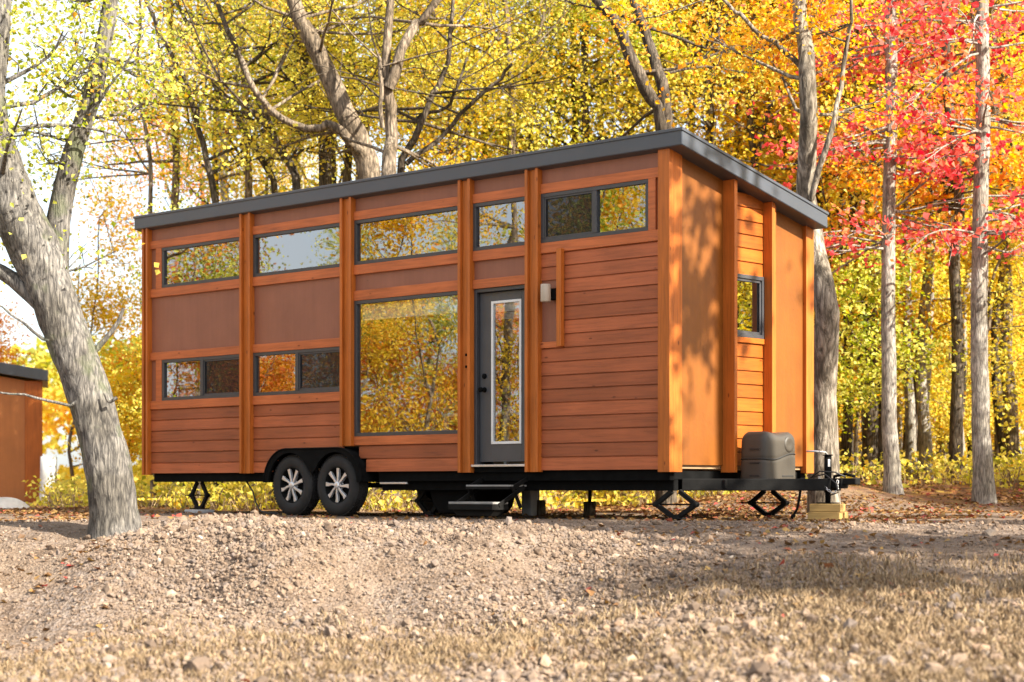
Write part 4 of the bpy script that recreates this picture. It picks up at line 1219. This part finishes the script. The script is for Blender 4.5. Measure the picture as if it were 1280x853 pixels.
rt = np.random.default_rng(77)
GW = 'woodland trees behind the trailer'
rows = [
    # pixel column, distance, leaf colour, bark
    (1085, 35.5, 'yellow', 'dark'), (1150, 37, 'gold', 'grey'), (1272, 35, 'gold', 'brown'), (1055, 36, 'gold', 'dark'),
    (960, 36, 'orange', 'dark'), (905, 38, 'gold', 'brown'), (870, 36, 'yellow', 'dark'),
]
lab_near = ['dark slender trunk left of the left pale trunk, yellow leaves', 'pale slender trunk midway between the two pale red-leaved trunks', 'brown trunk at the far right edge with golden leaves',
            'dark thin trunk with golden leaves right behind the furrowed trunk', 'orange leaved tree behind the right roof slope', 'golden leaved tree over the right roof corner, brown trunk', 'yellow leaved tree just above the right roof corner, dark trunk']
for k, (px, Y, lc, bc) in enumerate(rows):
    x = (px - CX) / F * Y
    place(PR[k % 5], 'woodland_tree', 'tree', x, Y, rt.uniform(.9, 1.1), rt.uniform(0, 6.3), M['leaf_' + lc], M['bark_' + bc], lab_near[k], GW)
k = 0
for Y in (38, 43, 49, 56, 64):
    x = -.30 * Y - 2
    while x < .30 * Y + 3:
        px = CX + F * x / Y; kk = True
        if px < 95 and Y < 50: kk = False
        elif px < 215: kk = rt.random() < .10
        elif px < 360: kk = rt.random() < .10
        elif px < 860: kk = rt.random() < .36
        else: kk = rt.random() < .8
        if kk:
            xx = x + rt.normal(0, .7); yy = Y + rt.normal(0, 1.6)
            if px > 860: lc = rt.choice(['gold', 'orange', 'yellow', 'yellow'])
            elif px < 260: lc = rt.choice(['orange', 'lime', 'gold', 'russet'])
            else: lc = rt.choice(['yellow', 'gold', 'lime', 'yellow', 'lime', 'lime'])
            side = 'right of' if px > 860 else ('left of' if px < 190 else 'behind')
            cname = {'yellow': 'yellow', 'gold': 'golden', 'lime': 'yellow-green', 'orange': 'orange', 'russet': 'russet'}[lc]
            place(PR[int(rt.integers(5))], 'woodland_tree', 'tree', xx, yy, rt.uniform(.85, 1.2), rt.uniform(0, 6.3), M['leaf_' + lc], M['bark_' + rt.choice(['dark', 'brown', 'dark', 'grey'])],
                  f'slender {cname} leaved woodland tree deep in the woods {side} the trailer', f'{cname} trees deep in the woods {side} the trailer')
        x += rt.uniform(2.2, 3.4)
for px, Y in ((1062, 41), (1075, 45), (1098, 38), (1128, 42), (1140, 36.5), (1165, 40), (1178, 46), (1207, 38), (1215, 44), (1246, 37), (1258, 42), (1290, 36), (1305, 41), (1050, 47), (935, 43), (985, 41), (1035, 52), (1110, 50), (1190, 52), (1240, 50), (1088, 36), (1158, 35.5), (1185, 37), (1262, 36), (1070, 37.5), (1133, 39)):
    lc, bc = rt.choice(['yellow', 'gold', 'yellow']), rt.choice(['dark', 'brown', 'grey'])
    place(POLE[int(rt.integers(3))], 'pole_tree', 'tree', (px - CX) / F * Y, Y, rt.uniform(.9, 1.15), rt.uniform(0, 6.3), M['leaf_' + lc], M['bark_' + bc],
          'thin pole-like tree with sparse yellow leaves among the right-hand trunks', 'pole-like trees in the right-hand woods')
for px, Y in ((225, 40), (262, 44), (310, 39), (338, 46), (425, 42), (448, 38), (528, 40), (572, 37), (590, 44), (612, 41), (668, 39), (700, 43), (722, 38), (760, 45), (790, 40), (868, 39), (885, 44), (915, 40)):
    lc, bc = rt.choice(['yellow', 'lime', 'gold']), rt.choice(['dark', 'brown', 'dark'])
    place(POLE[int(rt.integers(3))], 'pole_tree', 'tree', (px - CX) / F * Y, Y, rt.uniform(.95, 1.2), rt.uniform(0, 6.3), M['leaf_' + lc], M['bark_' + bc],
          'thin dark pole-like tree seen over the roof among its equals', 'pole-like trees over the roof')
# saplings and understorey
for Y, lo, hi, st in ((33, 1040, 1330, 150), (43.5, 1040, 1330, 70), (46, 1000, 1330, 70), (31.5, 285, 1000, 62), (35, 235, 1000, 75), (41, 165, 1310, 90), (49.5, -20, 1310, 95)):
    px = lo
    while px < hi:
        x = (px - CX) / F * Y + rt.normal(0, .3)
        lc = rt.choice(['yellow', 'gold', 'yellow', 'lime'] if px > 200 else ['gold', 'orange', 'yellow'])
        cname = {'yellow': 'yellow', 'gold': 'golden', 'lime': 'yellow-green', 'orange': 'orange'}[lc]
        side = 'right of' if px > 1010 else ('left of' if px < 190 else 'behind')
        sc = rt.uniform(.7, 1.1) if px > 1010 or px < 190 else rt.uniform(.55, .85)
        place(SAP[int(rt.integers(3))], 'sapling', 'sapling', x, Y + rt.normal(0, .7), sc, rt.uniform(0, 6.3), M['leaf_' + lc], M['bark_' + rt.choice(['dark', 'brown'])],
              f'{cname} leaved sapling in the undergrowth {side} the trailer', f'{cname} saplings {side} the trailer')
        px += st * rt.uniform(.6, 1.3)

# brush and tall dry grass along the edge of the woods, one mass
rb_ = np.random.default_rng(15)
n = 26000
Yb = rb_.uniform(27.5, 44, n); Xb = rb_.uniform(-1, 1, n) * .31 * Yb
okb = (vnoise(Xb * .7 + 3, Yb * .7) > -.12) & ~((Xb > 2.6) & (Yb < 29.8)) & (Xb / Yb * F + CX > 60) & (Yb > 28 + 1.5 * vnoise(Xb * .9, Yb * .2))
Pb = np.stack([Xb, Yb], -1)[okb]
V1, F1 = blades(Pb, rb_.uniform(.10, .42, len(Pb)), rb_.uniform(.004, .010, len(Pb)), .5)
n2 = 22000
ii = rb_.integers(0, len(Pb), n2); C = np.stack([Pb[ii, 0] + rb_.normal(0, .2, n2), Pb[ii, 1] + rb_.normal(0, .2, n2), np.zeros(n2)], -1)
C[:, 2] = ground_z(C[:, 0], C[:, 1]) + rb_.beta(1.2, 2.2, n2) * .62
V2, F2 = leaf_quads(C, rb_.uniform(.05, .11, n2), rb_, .4)
t1 = rb_.random(len(Pb)); mi = np.concatenate([np.zeros(len(F1)), np.ones(len(F2))]).astype(int)
br = np_obj('undergrowth', np_mesh('undergrowth', np.concatenate([V1, V2]), np.concatenate([F1, F2 + len(V1)]), [M['straw'], M['leaf_yellow']], np.concatenate([t1, t1, np.clip(rb_.normal(.45, .25, n2), 0, 1)]), mi=mi))
tag(br, 'dry grass and yellow brush along the edge of the woods', 'undergrowth', kind='stuff')

# far wood closing the view, one mass
rf = np.random.default_rng(5)
n = 70000
az = rf.uniform(-.55, .55, n); D = rf.uniform(70, 92, n)
X = D * np.tan(az); top = np.interp(np.degrees(az), [-31, -16, -13.5, -10, -6, 0, 10, 31], [11, 6, 5.5, 5.5, 6.5, 7.5, 15, 20])
Z = ground_z(X, D, False) + top * (rf.random(n) ** .8) * (1 + .5 * vnoise(X * .25 + 50, D * .25))
keep = vnoise(X * .5 + 11, Z * .6) > -.22
C = np.stack([X, D, Z], -1)[keep]
v, q = leaf_quads(C, rf.uniform(.25, .5, len(C)), rf, .3)
tn = np.clip(.5 + 1.3 * vnoise(C[:, 0] * .35, C[:, 2] * .35 + 7) + rf.normal(0, .13, len(C)), 0, 1)
fw = np_obj('distant_woods', np_mesh('distant_woods', v, q, M['leaf_yellow'], tn)); tag(fw, 'distant yellow autumn woods closing off the view', 'woods', kind='stuff')

# trees beside and behind the photographer: they shade the clearing and stand in the window reflections
for (x, y, s, k, lc, lab) in ((11.2, 14.6, 1.0, 0, 'gold', 'nearest roadside tree right of the clearing, shading the end wall'), (13.6, 8.4, 1.05, 1, 'orange', 'orange roadside tree right of the clearing'), (10.4, 11.8, .8, 0, 'yellow', 'yellow roadside tree between road and viewpoint'), (13.6, 15.3, .92, 1, 'gold', 'golden roadside tree just behind the nearest one'),
                              (17, 5.0, 1.1, 1, 'gold', 'tall golden roadside tree far right of the clearing')):
    place(SHADE[k], 'roadside_tree', 'tree', x, y, s, x * 1.3, M['leaf_' + lc], M['bark_brown'], lab, 'roadside trees outside the picture')
for i, (x, y, s) in enumerate(((13.2, 25.4, 1.0), (14.0, 24.4, 1.1), (16.2, 24.8, 1.15), (16.8, 27.0, 1.2), (18.8, 24.2, 1.2), (19.5, 26.0, 1.2), (21.5, 25.0, 1.25), (12.5, 24.2, 1.0), (14.5, 26.0, 1.1), (15.5, 23.6, 1.0), (18, 25.5, 1.2), (20, 27.5, 1.2), (17.5, 28.5, 1.2))):
    place(SAP[i % 3], 'sapling', 'sapling', x, y, s, i * 1.7, M['leaf_' + ('gold', 'yellow', 'lime')[i % 3]], M['bark_dark'], 'bushy sapling at the right side of the clearing', 'saplings right of the clearing')
for (x, y, s, k, lc, lab) in ((-15.5, 27.6, .80, 2, 'orange', 'orange tree left of the clearing mirrored in the end window'), (-17, 20.5, .9, 0, 'gold', 'golden tree left of the clearing mirrored in the windows'), (-22, 16.5, 1.0, 1, 'yellow', 'yellow tree at the far left of the clearing')):
    place(PR[k], 'clearing_tree', 'tree', x, y, s, k * 2.1, M['leaf_' + lc], M['bark_brown'], lab, 'trees left of the clearing')
for i, (x, y, s) in enumerate(((-12.5, 22.2, .85), (-12, 25.2, .66), (-13, 28.5, .9), (-14.5, 23.5, .68), (-16, 25.5, .7), (-12.5, 19.2, .9), (-15, 17.5, 1.0), (-19, 23, .95), (-20, 27, 1.0), (-18, 20, 1.0))):
    place(SAP[i % 3], 'sapling', 'sapling', x, y, s, i * 1.1, M['leaf_' + ('gold', 'russet', 'lime')[i % 3]], M['bark_brown'], 'bushy sapling at the left side of the clearing', 'saplings left of the clearing')

k = 0
for xx in (-22, -25.5, -29):
    for yy in np.arange(13.5, 34, 1.75):
        place(SAP[k % 3], 'sapling', 'sapling', xx + rt.normal(0, .5), yy + rt.normal(0, .4), rt.uniform(.72, .95), k * 1.3, M['leaf_' + ('russet', 'lime', 'gold', 'orange')[k % 4]], M['bark_dark'], 'bushy sapling in the thicket far left of the clearing', 'thicket left of the clearing'); k += 1

# ------------------------------------------------------------------ light, sky, camera
SUN_EL, sx_, sy_ = R(34), .82, -.57
sun = bpy.data.lights.new('sun', 'SUN'); sun.energy = 5.0; sun.angle = R(.55); sun.color = (1, .93, .80)
so = bpy.data.objects.new('sun', sun); col.objects.link(so)
d = Vector((sx_ * math.cos(SUN_EL), sy_ * math.cos(SUN_EL), math.sin(SUN_EL))).normalized()
so.rotation_euler = d.to_track_quat('Z', 'Y').to_euler(); so.location = (20, -10, 30)
w = bpy.data.worlds.new('World'); scene.world = w; w.use_nodes = True
nt = w.node_tree; nt.nodes.clear(); L = nt.links
wo = nt.nodes.new('ShaderNodeOutputWorld'); bg = nt.nodes.new('ShaderNodeBackground'); sk = nt.nodes.new('ShaderNodeTexSky')
sk.sky_type = 'NISHITA'; sk.sun_disc = False; sk.sun_elevation = SUN_EL
sk.sun_rotation = math.atan2(sx_, sy_)
sk.dust_density = 2.5; sk.air_density = 1.0; sk.ozone_density = 1.0
bg.inputs['Strength'].default_value = .125
tcw = nt.nodes.new('ShaderNodeTexCoord'); cn = nt.nodes.new('ShaderNodeTexNoise'); cn.inputs['Scale'].default_value = 2.4; cn.inputs['Detail'].default_value = 6
L.new(tcw.outputs['Generated'], cn.inputs['Vector'])
cr = ramp(nt, [(.38, (.30, .30, .30)), (.62, (.85, .85, .85))]); L.new(cn.outputs['Fac'], cr.inputs['Fac'])
veil = mixc(nt, 'MIX', cr.outputs['Color'], sk.outputs[0], (3.6, 3.75, 3.9))
L.new(veil, bg.inputs[0]); L.new(bg.outputs[0], wo.inputs[0])

cam = bpy.data.cameras.new('camera'); co = bpy.data.objects.new('camera', cam); col.objects.link(co)
co.location = (0, 0, CZ); co.rotation_euler = (R(90), 0, 0)
cam.sensor_fit = 'HORIZONTAL'; cam.sensor_width = 36; cam.lens = F / 1280 * 36; cam.shift_y = (HY - 426.5) / 1280
cam.clip_end = 3000; cam.clip_start = .1
cam.dof.use_dof = True; cam.dof.focus_distance = 21.5; cam.dof.aperture_fstop = 1.9
scene.camera = co
scene.view_settings.view_transform = 'Standard'; scene.view_settings.look = 'None'; scene.view_settings.exposure = 1.68; scene.view_settings.gamma = 1
scene.view_settings.use_curve_mapping = False
cy = scene.cycles
cy.max_bounces = 7; cy.diffuse_bounces = 4; cy.glossy_bounces = 3; cy.transmission_bounces = 4; cy.transparent_max_bounces = 8
cy.use_denoising = True
cy.sample_clamp_indirect = 6.0
cy.caustics_reflective = False; cy.caustics_refractive = False
